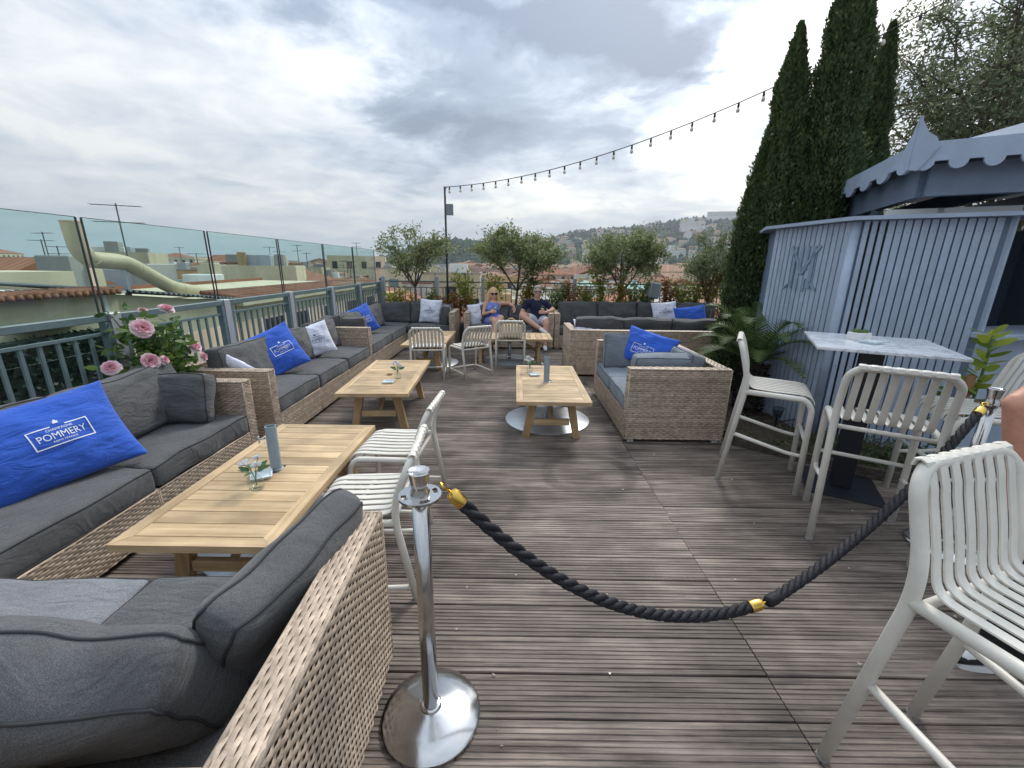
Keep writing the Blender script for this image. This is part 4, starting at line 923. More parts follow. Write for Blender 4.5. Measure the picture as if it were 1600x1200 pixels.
gT = 'olive trees planted along the back railing'
tree('sparse crooked olive tree by the light pole', (-2.13, 9.35, 0), 2.3, (.80, .55, .42), 11, 1.12, OLIVE, 4300, group=gT, r0=.034, crad=.10, L=.075, w=.028, kids=5, sub=6, tw=2)
tree('round leafy olive tree behind the seated couple', (.02, 9.35, 0), 2.27, (.92, .6, .40), 12, 1.06, OLIVE, 10500, group=gT, r0=.036, lean=(.07, 0), L=.075, w=.027, crad=.12)
tree('round leafy olive tree on a leaning trunk behind the long sofa', (2.06, 9.35, 0), 2.32, (.84, .6, .46), 13, 1.05, OLIVE, 11000, group=gT, r0=.034, lean=(.30, 0), L=.075, w=.027, crad=.12)
tree('slender pale olive tree against the cypress', (4.25, 9.3, 0), 2.3, (.52, .5, .62), 14, .8, leafmat('olive_pale', (.10, .14, .06), (.30, .34, .18), .35), 7000, group=gT, r0=.03, L=.072, w=.025, crad=.12)
tree('big airy olive tree rising behind the kiosk roof', (8.0, 7.2, -.4), 6.9, (2.35, 1.9, 2.2), 15, 2.2, OLIVED, 62000, L=.09, w=.029, r0=.06, kids=9, crad=.17, crown=(.1, 0, 4.6), sub=12, tw=7)
def cypress(label, x, y, h, r, seed, lean=(0, 0)):
    rs = random.Random(seed); t = thing('cypress_tree', label, 'tree', (x, y, 0), 0, 'dark cypress trees beside the kiosk')
    off = Vector((seed*7., seed*3., 0))
    def rad(z, a=0): s = z/h; return r*(min(1, (s+.03)/.12)**.5)*max(.0, (1-s**1.7))**.75*(1+(.26+.3*s*s)*noise.noise(Vector((math.cos(a)*1.3, math.sin(a)*1.3, z*1.7))+off)+(.18+.25*s)*noise.noise(Vector((math.cos(a)*3, math.sin(a)*3, z*4.5))+off)+.12*noise.noise(Vector((math.cos(a)*6, math.sin(a)*6, z*9))+off))
    g = G(); g.tube([(0, 0, 0), (lean[0]*.5, lean[1]*.5, h*.5), (lean[0], lean[1], h*.93)], [.06, .04, .008], 7); g.build('trunk', BARK, t, True)
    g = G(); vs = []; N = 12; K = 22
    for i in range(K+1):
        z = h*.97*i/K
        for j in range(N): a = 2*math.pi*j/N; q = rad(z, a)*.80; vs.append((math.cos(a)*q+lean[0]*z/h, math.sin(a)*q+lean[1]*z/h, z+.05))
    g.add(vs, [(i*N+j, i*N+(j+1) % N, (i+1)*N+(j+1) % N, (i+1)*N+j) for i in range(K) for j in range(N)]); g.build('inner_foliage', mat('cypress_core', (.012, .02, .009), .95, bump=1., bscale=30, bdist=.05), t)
    g = G(); n = int(42000*r/.33*h/4.4)
    for _ in range(n):
        z = h*rs.random()**.95; a = rs.uniform(0, 6.283); q = rad(z, a)*rs.uniform(.78, 1.07); p = Vector((math.cos(a)*q+lean[0]*z/h, math.sin(a)*q+lean[1]*z/h, z)); o = Vector((math.cos(a), math.sin(a), 0))
        d = (o*rs.uniform(.2, .8)+Vector((rs.gauss(0, .3), rs.gauss(0, .3), rs.uniform(.5, 1.2)))).normalized(); l = rs.uniform(.018, .048)*(1.5 if rs.random() < .04 else 1); s = d.cross(o+Vector((rs.gauss(0, .6), rs.gauss(0, .6), rs.gauss(0, .6)))).normalized()*l*.22
        g.v += [tuple(p-s*.5), tuple(p+d*l*.55-s*1.1), tuple(p+d*l), tuple(p+d*l*.6+s*1.1), tuple(p+s*.5)]; k = len(g.v)-5; g.f.append((k, k+1, k+2, k+3, k+4))
    g.build('crown', leafmat('cypress_leaf', (.028, .060, .022), (.13, .175, .062), .3), t)
    g = G()
    for _ in range(int(26*h/4)):
        z = h*rs.uniform(.1, .93); a = rs.uniform(0, 6.283); q = rad(z, a)*1.03; g.ball((math.cos(a)*q+lean[0]*z/h, math.sin(a)*q+lean[1]*z/h, z), .013, 6)
    stuff(g.build('cones', mat('cypress_cone', (.30, .27, .20), .8), t))
cypress('dark cypress with a narrow tip, at the end of the kiosk wall', 3.20, 5.55, 4.2, .42, 21, (-.06, 0)); cypress('tallest dark cypress behind the kiosk monogram wall', 3.66, 5.45, 5.1, .46, 22, (-.05, .0)); cypress('slim dark cypress next to the kiosk roof', 4.60, 6.15, 4.5, .37, 23); cypress('short cypress shoot standing against the first cypress', 2.92, 5.5, 3.0, .27, 24)
def cycad():
    t = thing('cycad_palm', 'potted height cycad palm with stiff fronds beside the kiosk wall', 'palm', (2.62, 4.45, 0)); t['label'] = 'cycad palm with stiff dark fronds beside the kiosk wall'; rs = random.Random(5)
    g = G(); pr = []
    for i in range(17): pr.append((.105+.018*math.sin(i*2.1)+(.02 if i % 2 else 0), .03+i*.035))
    g.lathe(pr+[(0, .60)], 14)
    for i in range(220):
        a = i*2.4; z = .06+i*.0024; d = Vector((math.cos(a), math.sin(a), .7)); p = Vector((math.cos(a)*.11, math.sin(a)*.11, z)); petal(g, p, d, .07, .05, .1, 2)
    g.build('trunk', mat('cycad_bark', (.035, .028, .024), .95, island=.4), t)
    for i in range(26):
        a = i*2.399; el = .30+.8*(i/26); L = rs.uniform(.62, .85); d = Vector((math.cos(a), math.sin(a), 0)); g = G(); b = Vector((0, 0, .58)); P = bez(b, b+d*L*.45+Vector((0, 0, L*el)), b+d*L*(1.0-.25*el)+Vector((0, 0, L*(el*1.05-.32))), 16); g.tube(P, [.008-.0004*k for k in range(17)], 5)
        for k in range(2, 17):
            tg = (P[k]-P[k-1]).normalized(); sd = tg.cross(Vector((0, 0, 1))).normalized(); up = sd.cross(tg)
            for h in (0, .5):
                p = P[k-1].lerp(P[k], h); ll = .17*math.sin(math.pi*min(1, (k+h)/17*.9+.1))**.6
                for s in (-1, 1):
                    e = p+(sd*s*.86+tg*.5+up*.22).normalized()*ll; wv = tg*.0105; g.v += [tuple(p-wv), tuple(p+wv), tuple(e)]; q = len(g.v)-3; g.f.append((q, q+1, q+2))
        g.build('frond', leafmat('cycad_leaf', (.035, .075, .022), (.13, .19, .055), .3), t)
cycad()
def lemon():
    t = thing('lemon_shrub', 'small yellow green lemon shrub on a cut cane below the kiosk counter', 'shrub', (3.46, 3.06, .05)); g = G(); g.tube([(0, 0, 0), (-.02, 0, .35), (-.01, 0, .80)], .028, 9); g.build('stem', mat('cane', (.23, .115, .055), .7, var=.2), t, True)
    g = G(); g.tube(bez((.03, 0, .3), (.08, 0, .7), (.05, 0, 1.10), 8), .010, 6); g.build('twig', mat('green_twig', (.10, .16, .05), .6), t, True); g = G(); rs = random.Random(3)
    for k in range(26):
        z = 1.12-.018*k; a = k*2.4; petal(g, (.05+rs.gauss(0, .01), rs.gauss(0, .01), z), (math.cos(a), math.sin(a), .45), .13, .055, .12, 4)
    g.build('leaves', leafmat('lemon_leaf', (.16, .26, .035), (.42, .46, .06), .4), t, True); g = G()
    for k in range(46): a = k*2.4; petal(g, (rs.gauss(0, .05), rs.gauss(0, .05), .05+.62*rs.random()), (math.cos(a), math.sin(a), .3), .09, .045, .12, 3)
    g.build('lower_leaves', leafmat('lemon_low', (.04, .09, .02), (.13, .22, .05), .35), t, True)
lemon()
# shrubs in troughs along the back railing
def shrubs():
    cols = [((.13, .19, .03), (.34, .33, .06)), ((.16, .05, .03), (.34, .17, .05)), ((.05, .10, .03), (.17, .22, .06)), ((.20, .15, .03), (.42, .33, .06))]; names = ['yellow green', 'reddish', 'deep green', 'amber']
    rs = random.Random(9); xs = [-2.55, -2.2, -1.85, -1.5, -1.25, -.95, -.35, .25, .55, .95, 1.3, 1.6, 1.95, 2.35, 2.7, 3.0, 3.35, 3.65, 3.95, 4.3]
    for i, x in enumerate(xs):
        k = (i*7+i//3) % 4; h = rs.uniform(1.1, 1.55) if x > -1 else rs.uniform(.95, 1.2); t = thing('nandina_shrub', names[k]+' leafy bamboo-like shrub in the trough along the back railing', 'shrub', (x, 9.32+rs.uniform(-.1, .12), .35), 0, 'shrubs along the back railing')
        g = G(); lv = G()
        for q in range(6):
            e = Vector((rs.gauss(0, .14), rs.gauss(0, .08), h-.35-rs.uniform(0, .3))); pl = bez((0, 0, 0), (e.x*.2, e.y*.2, e.z*.6), e, 5); g.tube(pl, .005, 4)
            for p in pl[2:]: leafcloud(lv, p, 22, .10, .085, .036, .8, .1, rs)
        g.build('stems', mat('shrub_stem', (.10, .06, .04), .8), t); lv.build('leaves', leafmat('nandina_%d' % k, *cols[k], .4), t)
    for a, b in ((-2.85, -1.02), (-.96, .80), (.86, 4.6)):
        t = thing('planter_trough', 'dark planter trough hidden behind the '+('corner sofa' if a < -2 else 'loveseat of the couple' if a < 0 else 'long sofa'), 'planter'); g = G(); g.box(a, b, 9.08, 9.58, 0, .36, .01); g.build('trough', mat('trough', (.08, .085, .09), .7), t); g = G(); g.box(a+.02, b-.02, 9.1, 9.56, .36, .372); g.build('soil', SOIL, t)
shrubs()
# roses
def roses():
    t = thing('rose_bush', 'pink rose bush in the gap between two sofas at the railing', 'rose bush', (-2.76, 3.35, 0)); rs = random.Random(17); OF = Vector((-.02, -.22, 0))
    g = G(); g.lathe([(.10, .0), (.125, .42), (.12, .42), (0, .40)], 20); g.build('pot', CLAYW, t, True, auto=True)
    R_ = leafmat('rose_leaf', (.03, .075, .022), (.16, .26, .06), .4); g = G(); lv = G(); cs = []
    for k in range(26):
        a = rs.uniform(0, 6.283); rr = rs.uniform(.05, .30); e = Vector((math.cos(a)*rr*.62, math.sin(a)*rr*1.12, rs.uniform(.74, 1.20)))+OF; pl = bez((0, 0, .4), (e.x*.5, e.y*.5, .80), e, 7); g.tube(pl, .004, 5); cs += pl[2:]
    g.build('stems', mat('rose_stem', (.10, .12, .04), .7), t)
    for p in cs:
        for _ in range(7): petal(lv, p+Vector((rs.gauss(0, .035), rs.gauss(0, .05), rs.gauss(0, .03))), (rs.gauss(0, 1), rs.gauss(0, 1), rs.gauss(.15, .5)), rs.uniform(.055, .085), rs.uniform(.03, .045), .15, 3)
    lv.build('leaves', R_, t, True)
    P0 = leafmat('rose_outer', (.74, .46, .53), (.86, .74, .76), .35); P1 = leafmat('rose_petal', (.66, .27, .36), (.80, .50, .56), .35); P2 = leafmat('rose_heart', (.62, .13, .24), (.72, .26, .35), .3)
    F = [((.14, -.16, 1.13), .075, (.8, -.5, .45)), ((.02, .02, 1.235), .035, (.3, -.3, 1)), ((.05, .20, 1.225), .062, (.5, -.1, 1)), ((.16, -.18, .90), .070, (.85, -.55, .35)), ((.20, -.10, .89), .04, (.8, .1, .3)), ((.08, -.39, .90), .06, (.5, -.8, .5)), ((.17, .25, .92), .062, (.8, 0, .5)), ((.19, .30, .83), .045, (.9, .2, .3))]
    for c, r, nrm in F:
        c = Vector(c)+OF
        n = Vector(nrm).normalized(); q = n.to_track_quat('Z', 'Y').to_matrix().to_4x4(); r = r*.84
        g = G(); g.m = Matrix.Translation(c) @ q
        for ring, (m, tilt, L0) in enumerate(((8, .10, 1.05), (8, .38, .95), (7, .75, .80), (6, 1.4, .66), (5, 2.6, .6))):
            if ring == 2: o = g.build('rose', P0, t, True); g = G(); g.m = Matrix.Translation(c) @ q
            for k in range(m):
                a = 2*math.pi*(k+.5*ring+rs.uniform(-.25, .25))/m; d = Vector((math.cos(a), math.sin(a), tilt+rs.uniform(-.2, .25))); L = L0*rs.uniform(.82, 1.14); s = Vector((-math.sin(a), math.cos(a), 0)); up = d.cross(s)*-1; vs = []; 
                for i in range(4):
                    tt = i/3; w = r*.62*math.sin(math.pi*(.2+.62*tt)); cen = d.normalized()*(r*L*tt)+Vector((0, 0, r*.25*tt*(1-tt)*3-r*.1*(ring == 0)*tt)); vs += [cen-s*w+Vector((0, 0, r*.12)), cen, cen+s*w+Vector((0, 0, r*.12))]
                g.add(vs, [x for i in range(3) for x in ((i*3, i*3+1, i*3+4, i*3+3), (i*3+1, i*3+2, i*3+5, i*3+4))])
        g.build('inner_petals', P1, o, True); g = G(); g.m = Matrix.Translation(c) @ q
        for k in range(9):
            a = k*2.4; rr = r*(.08+.03*k); vs = [(math.cos(a+s)*rr, math.sin(a+s)*rr, z*r) for z in (.1, .62) for s in (-.6, -.2, .2, .6)]; g.add(vs, [(0, 1, 5, 4), (1, 2, 6, 5), (2, 3, 7, 6)])
        g.build('heart', P2, o, True)
roses()
# ------------------------------------------------------------------ light pole and string
def lights():
    t = thing('light_pole', 'thin dark pole carrying the string lights, with a small grey box', 'pole', (-1.42, 9.30, 0)); g = G(); g.tube([(0, 0, 0), (0, 0, 3.12)], .022, 10); g.build('pole', mat('pole_green', (.02, .03, .028), .5), t, True); g = G(); g.box(.02, .16, -.05, .05, 2.58, 2.79, .004); g.build('junction_box', mat('box_grey', (.20, .24, .26), .6), t)
    g = G(); g.tube(bez((0, 0, 3.0), (.02, -.02, 3.14), (.1, -.06, 3.1), 6), .006, 6); g.build('lead', BLACK, t)
    p2 = thing('light_pole', 'dark pole at the far end of the string lights', 'pole', (5.8, 4.7, 0)); g = G(); g.tube([(0, 0, 0), (0, 0, 5.05)], .022, 10); g.build('pole', mat('pole_green', (0, 0, 0)), p2, True)
    A = Vector((-1.40, 9.28, 3.11)); B = Vector((5.8, 4.7, 5.0)); s = thing('string_lights', 'festoon cable with a row of unlit bulbs slung from the pole over the cypresses', 'string lights', A)
    def at(u): p = A.lerp(B, u); p.z -= 1.1*2*u*(1-u); return p-A
    L = (B-A).length; n = int(L/.285); g = G(); g.tube([at(i/60) for i in range(61)], .0065, 6); g.build('cable', mat('black_cable', (.015, .015, .017), .6), s, True); bm = sm = None
    for i in range(n):
        p = at((i+.35)/n)
        if bm is None:
            g = G(); g.lathe([(.0, .0), (.014, -.004), (.016, -.05), (.014, -.060)], 10); sm = g.build('socket', BLACK, s, True, loc=p); g = G(); g.lathe([(.012, -.058), (.021, -.08), (.025, -.096), (.018, -.116), (0, -.122)], 12); bm = g.build('bulb', mat('pale_bulb', (.72, .66, .56), .2), sm, True)
        else: q = share(sm, 'socket', s, p); share(bm, 'bulb', q)
lights()
def speaker_box():
    t = thing('floodlight', 'grey weatherproof loudspeaker on a post among the shrubs', 'loudspeaker', (2.95, 9.25, 0)); t.name = 'loudspeaker'; g = G(); g.tube([(0, 0, 0), (0, 0, 1.0)], .03, 8); g.build('post', POSTG, t); g = G(); g.m = Matrix.Translation((.06, -.05, 1.12)) @ Matrix.Rotation(.15, 4, 'Y'); g.box(-.11, .11, -.09, .09, -.17, .17, .03); g.build('housing', mat('speaker_grey', (.34, .37, .39), .5), t, True, auto=True)
    g = G(); g.m = Matrix.Translation((.06, -.142, 1.12)) @ Matrix.Rotation(.15, 4, 'Y'); g.box(-.085, .085, -.003, .0, -.14, .14); g.build('grille', mat('speaker_grille', (.22, .25, .27), .6), t)
speaker_box()
# ------------------------------------------------------------------ people
def flesh(parts, voxel=.012, smooth=6):
    """one continuous skin over tapered limbs: parts = [(point, radius), (point, radius), ...] chains or ('e', centre, radii)"""
    g = G()
    for ch in parts:
        if ch[0] == 'e': g.ball(ch[1], 1., 16, ch[2]); continue
        pts = [Vector(p) for p, r in ch]; rs = [r for p, r in ch]; P = []; Q = []
        for i in range(len(pts)-1):
            for k in range(4): u = k/4; P.append(pts[i].lerp(pts[i+1], u)); Q.append(rs[i]*(1-u)+rs[i+1]*u)
        P.append(pts[-1]); Q.append(rs[-1]); g.tube(P, Q, 12)
        for p, r in zip(pts, rs): g.ball(p, r*.995, 12)
    me = bpy.data.meshes.new('skin'); me.from_pydata(g.v, [], g.f); o = bpy.data.objects.new('skin', me); COL.objects.link(o)
    m = o.modifiers.new('r', 'REMESH'); m.mode = 'VOXEL'; m.voxel_size = voxel; s = o.modifiers.new('s', 'SMOOTH'); s.factor = .5; s.iterations = smooth
    dg = bpy.context.evaluated_depsgraph_get(); ev = o.evaluated_get(dg); nm = bpy.data.meshes.new_from_object(ev, depsgraph=dg); bpy.data.objects.remove(o); bpy.data.meshes.remove(me); nm.shade_smooth(); return nm
def body_part(name, parts, m, parent, voxel=.012, smooth=6):
    me = flesh(parts, voxel, smooth); me.name = name; me.materials.clear(); me.materials.append(m); o = bpy.data.objects.new(name, me); COL.objects.link(o); o.parent = parent; return o
def head_parts(c, f, r=.094):
    """head with nose, chin, brow, ears and lips; c = centre, f = facing"""
    c = Vector(c); f = Vector(f).normalized(); s = f.cross(Vector((0, 0, 1))).normalized(); z = s.cross(f)
    p = [('e', c, (.076, .090, .112)), [(c+f*.03-z*.06, .055), (c+f*.052-z*.088, .030)], [(c+f*.086+z*.012, .009), (c+f*.104-z*.020, .014)], [(c+f*.080-z*.056-s*.018, .010), (c+f*.084-z*.056, .011), (c+f*.080-z*.056+s*.018, .010)], [(c+f*.078+z*.032-s*.03, .012), (c+f*.078+z*.032+s*.03, .012)]]
    for q in (-1, 1): p.append([(c+s*q*.080+z*.014, .014), (c+s*q*.083-z*.022, .010)])
    return p, f, s, z
def hand(w, d, n, out=1, grip=.6, L=.09, k=1.):
    """palm from wrist w along d, palm facing n; five fingers of unequal length bent by grip; thumb leaves the palm's side"""
    w, d, n = Vector(w), Vector(d).normalized(), Vector(n).normalized(); s = d.cross(n).normalized()*out; n = s.cross(d).normalized()*out; P = []
    for i in range(4): P.append([(w, .020*k), (w+d*L+s*(.028-.019*i), .013*k)])
    for i, fl in enumerate((.066, .076, .071, .056)):
        b = w+d*L+s*(.029-.0195*i); d1 = (d*math.cos(grip*.6)+n*math.sin(grip*.6)); d2 = (d*math.cos(grip*1.5)+n*math.sin(grip*1.5)); d3 = (d*math.cos(grip*2.4)+n*math.sin(grip*2.4))
        P.append([(b, .0100*k), (b+d1*fl*.45, .0095*k), (b+d1*fl*.45+d2*fl*.35, .0088*k), (b+d1*fl*.45+d2*fl*.35+d3*fl*.28, .0075*k)])
    b = w+d*L*.3+s*.024; P.append([(b, .015*k), (b+(d*.6+s*.8).normalized()*.035, .012*k), (b+(d*.6+s*.8).normalized()*.035+(d*.9+n*.5).normalized()*.03, .009*k)])
    return P
def shades(t, c, f, s, z, m, wide=.066, hgt=.023):
    for q in (-1, 1):
        g = G(); ctr = c+f*.090+s*q*.034+z*.014; vs = [ctr+s*(wide*.5*math.cos(a))+z*(hgt*math.sin(a))-f*(.012*abs(math.cos(a)) if math.cos(a)*q > 0 else 0) for a in [i*math.pi/6 for i in range(12)]]; g.add([tuple(v) for v in vs]+[tuple(v+f*.006) for v in vs], [tuple(range(11, -1, -1)), tuple(range(12, 24))]+[(i, (i+1) % 12, (i+1) % 12+12, i+12) for i in range(12)]); l = g.build('lens', m, t)
    g = G(); g.tube([c+f*.094-s*.012+z*.018, c+f*.098+z*.022, c+f*.094+s*.012+z*.018], .004, 6)
    for q in (-1, 1): g.tube([c+f*.082+s*q*.066+z*.02, c+f*.03+s*q*.086+z*.022, c-f*.005+s*q*.086+z*.018], .0035, 6)
    g.build('glasses_frame', m, t)
def wine_glass(label, p, tilt=.15):
    t = thing('wine_glass', label, 'wine glass', p, 0, 'stemmed glasses in hand'); t.rotation_euler = (tilt, .1, 0); g = G(); g.lathe([(.034, 0), (.032, .003), (.005, .007), (.0035, .02), (.0035, .085), (.012, .095), (.034, .125), (.040, .15), (.036, .195), (.033, .195), (.037, .15), (.031, .127), (0, .098)], 18); g.build('glass', GLASSC, t, True); g = G(); g.lathe([(0, .1), (.029, .127), (.034, .140), (0, .140)], 16); g.build('wine', mat('pale_wine', (.70, .62, .40), .1), t, True)
LENS = mat('black_lens', (.012, .011, .012), .12); LENS2 = mat('grey_lens', (.10, .13, .17), .12)
def woman():
    t = thing('person', 'seated person in sleeveless blue dress and sunglasses, long blond hair, arm along the sofa back', 'person', (-.40, 8.5, 0)); t['group'] = 'people seated on the loveseat'
    hc = (.0, .10, 1.04); hp, f, s, z = head_parts(hc, (.28, -.95, -.08)); hc = Vector(hc)
    torso = [[((.0, .16, .50), .135), ((-.01, .15, .62), .118), ((-.01, .13, .74), .122), ((0, .11, .84), .10)], [((-.145, .115, .845), .052), ((.145, .125, .855), .052)], [((-.065, .03, .755), .058)]*2, [((.065, .03, .755), .058)]*2, [((0, .115, .86), .055), ((0, .105, .97), .046)]]
    legs = [[((-.085, .13, .50), .090), ((.03, -.22, .555), .066), ((.045, -.25, .53), .060), ((.03, -.33, .14), .040), ((.05, -.35, .09), .036)], [((.085, .13, .50), .090), ((.165, -.24, .60), .066), ((.16, -.28, .58), .060), ((.0, -.42, .26), .041), ((-.03, -.47, .20), .034)]]
    feet = [[((.05, -.35, .075), .034), ((.06, -.46, .045), .030), ((.065, -.52, .035), .022)], [((-.03, -.47, .19), .034), ((-.06, -.57, .15), .030), ((-.07, -.62, .135), .022)]]
    arms = [[((-.155, .115, .845), .047), ((-.195, .04, .64), .037), ((-.05, -.10, .70), .026)], [((.155, .125, .855), .047), ((.31, .20, .845), .038), ((.41, .14, .80), .026)]]
    hd = hand((-.05, -.10, .70), (.8, -.35, .25), (.2, .5, -.3), 1, .75, .07)+hand((.41, .14, .80), (.25, -.35, -.9), (-.5, -.6, .1), 1, .35, .07)
    body_part('body', hp+torso+legs+feet+arms+hd, SKIN, t, .0105, 4)
    dress = [[((.0, .16, .485), .165), ((-.01, .15, .62), .142), ((-.01, .125, .75), .140), ((-.005, .115, .80), .125)], [((-.105, .10, .83), .045), ((.105, .11, .835), .045)], [((-.065, .02, .752), .070)]*2, [((.065, .02, .752), .070)]*2, [((-.085, .12, .49), .118), ((-.01, -.08, .515), .098)], [((.085, .12, .49), .118), ((.13, -.10, .56), .100)], [((.0, -.07, .50), .08), ((.12, -.08, .50), .08)]]
    body_part('dress', dress, mat('dress_blue', (.17, .24, .62), .8, var=.15, vscale=14, bump=.6, bscale=18, bdist=.02), t, .014, 5)
    hair = [('e', hc+Vector((0, .022, .028)), (.092, .098, .112)), [(hc+Vector((-.075, .0, .04)), .040), (hc+Vector((-.095, -.005, -.08)), .042), (hc+Vector((-.12, .0, -.20)), .036), (hc+Vector((-.10, -.03, -.30)), .018)], [(hc+Vector((.075, .03, .04)), .040), (hc+Vector((.10, .02, -.08)), .045), (hc+Vector((.13, .02, -.20)), .040), (hc+Vector((.11, -.02, -.32)), .018)], [(hc+Vector((0, .07, -.03)), .07), (hc+Vector((0, .085, -.20)), .055)]]
    body_part('hair', hair, mat('blond_hair', (.62, .43, .22), .5, var=.3, vscale=30, stretch=(4, 4, .4), bump=.6, bscale=60, bdist=.01), t, .011, 4)
    shades(t, hc, f, s, z, LENS); body_part('strap', [[((.12, .02, .80), .012), ((0, -.01, .70), .012), ((-.14, .05, .56), .012)]], BLACK, t, .008, 2)
    wine_glass('stemmed wine glass in the hand of the woman in blue', (-.40+.04, 8.5-.165, .66))
woman()
def man():
    t = thing('person', 'seated person in a navy T-shirt and pale shorts, short grey hair and sunglasses, legs crossed', 'person', (.47, 8.52, 0)); t['group'] = 'people seated on the loveseat'
    hc = Vector((.02, .09, 1.09)); hp, f, s, z = head_parts(hc, (.02, -1, -.06))
    torso = [[((.06, .16, .50), .150), ((.04, .17, .64), .150), ((.02, .16, .78), .150), ((.01, .14, .86), .11)], [((-.185, .13, .86), .062), ((.20, .13, .86), .062)], [((.01, .125, .88), .066), ((.015, .105, 1.0), .058)]]
    legs = [[((-.04, .13, .50), .098), ((-.26, -.18, .66), .070), ((-.29, -.21, .64), .066), ((.02, -.34, .44), .046), ((.09, -.36, .41), .038)], [((.15, .13, .50), .100), ((.19, -.28, .54), .073), ((.19, -.31, .51), .066), ((.17, -.36, .13), .044), ((.17, -.36, .08), .04)]]
    arms = [[((-.195, .13, .86), .054), ((-.285, .06, .69), .044), ((-.325, -.02, .60), .030)], [((.21, .13, .86), .054), ((.34, .04, .74), .044), ((.17, -.12, .70), .030)]]
    hd = hand((-.325, -.02, .60), (-.1, -.5, -.7), (.9, 0, -.2), -1, .4, .075, 1.15)+hand((.17, -.12, .70), (-.8, -.3, .2), (-.2, .6, -.3), -1, .75, .075, 1.15)
    body_part('body', hp+torso+legs+arms+hd, mat('skin_tan', (.60, .34, .25), .5, var=.06, vscale=20), t, .0105, 4)
    body_part('shirt', [[((.06, .16, .53), .168), ((.04, .17, .66), .170), ((.02, .16, .78), .168), ((.01, .145, .85), .125)], [((-.19, .13, .86), .072), ((-.245, .095, .765), .064)], [((.205, .13, .86), .072), ((.28, .085, .80), .064)], [((-.185, .13, .862), .078), ((.20, .13, .862), .078)], [((-.05, .13, .885), .075), ((.07, .13, .885), .075)]], mat('navy_shirt', (.012, .016, .045), .85, bump=.6, bscale=16, bdist=.02), t, .013, 4)
    body_part('shorts', [[((.06, .15, .475), .165), ((.06, .16, .55), .16)], [((-.03, .13, .50), .125), ((-.15, -.06, .585), .098)], [((.15, .12, .50), .128), ((.19, -.20, .535), .100)]], mat('pale_shorts', (.62, .66, .72), .85, var=.1, bump=.6, bscale=16, bdist=.02), t, .013, 4)
    body_part('shoe', [[((.08, -.37, .405), .045), ((.13, -.42, .37), .040), ((.18, -.46, .35), .032)]], CLAYW, t, .01, 3); body_part('shoe', [[((.17, -.35, .06), .045), ((.17, -.45, .045), .042), ((.17, -.54, .035), .032)]], CLAYW, t, .01, 3)
    body_part('hair', [('e', hc+Vector((0, .018, .035)), (.084, .094, .102)), [(hc+Vector((-.05, -.045, .10)), .03), (hc+Vector((.05, -.045, .10)), .03)]], mat('grey_hair', (.50, .46, .40), .6, var=.25, vscale=60, bump=.8, bscale=90, bdist=.008), t, .010, 3)
    shades(t, hc, f, s, z, LENS2); g = G(); g.tube([(.205+.033*math.cos(a), -.105+.01, .702+.033*math.sin(a)) for a in [i*math.pi/8 for i in range(16)]], .008, 6, closed=True); g.build('watch', BLACK, t)
    wine_glass('stemmed wine glass in the hand of the man in navy', (.47+.09, 8.52-.185, .655))
man()
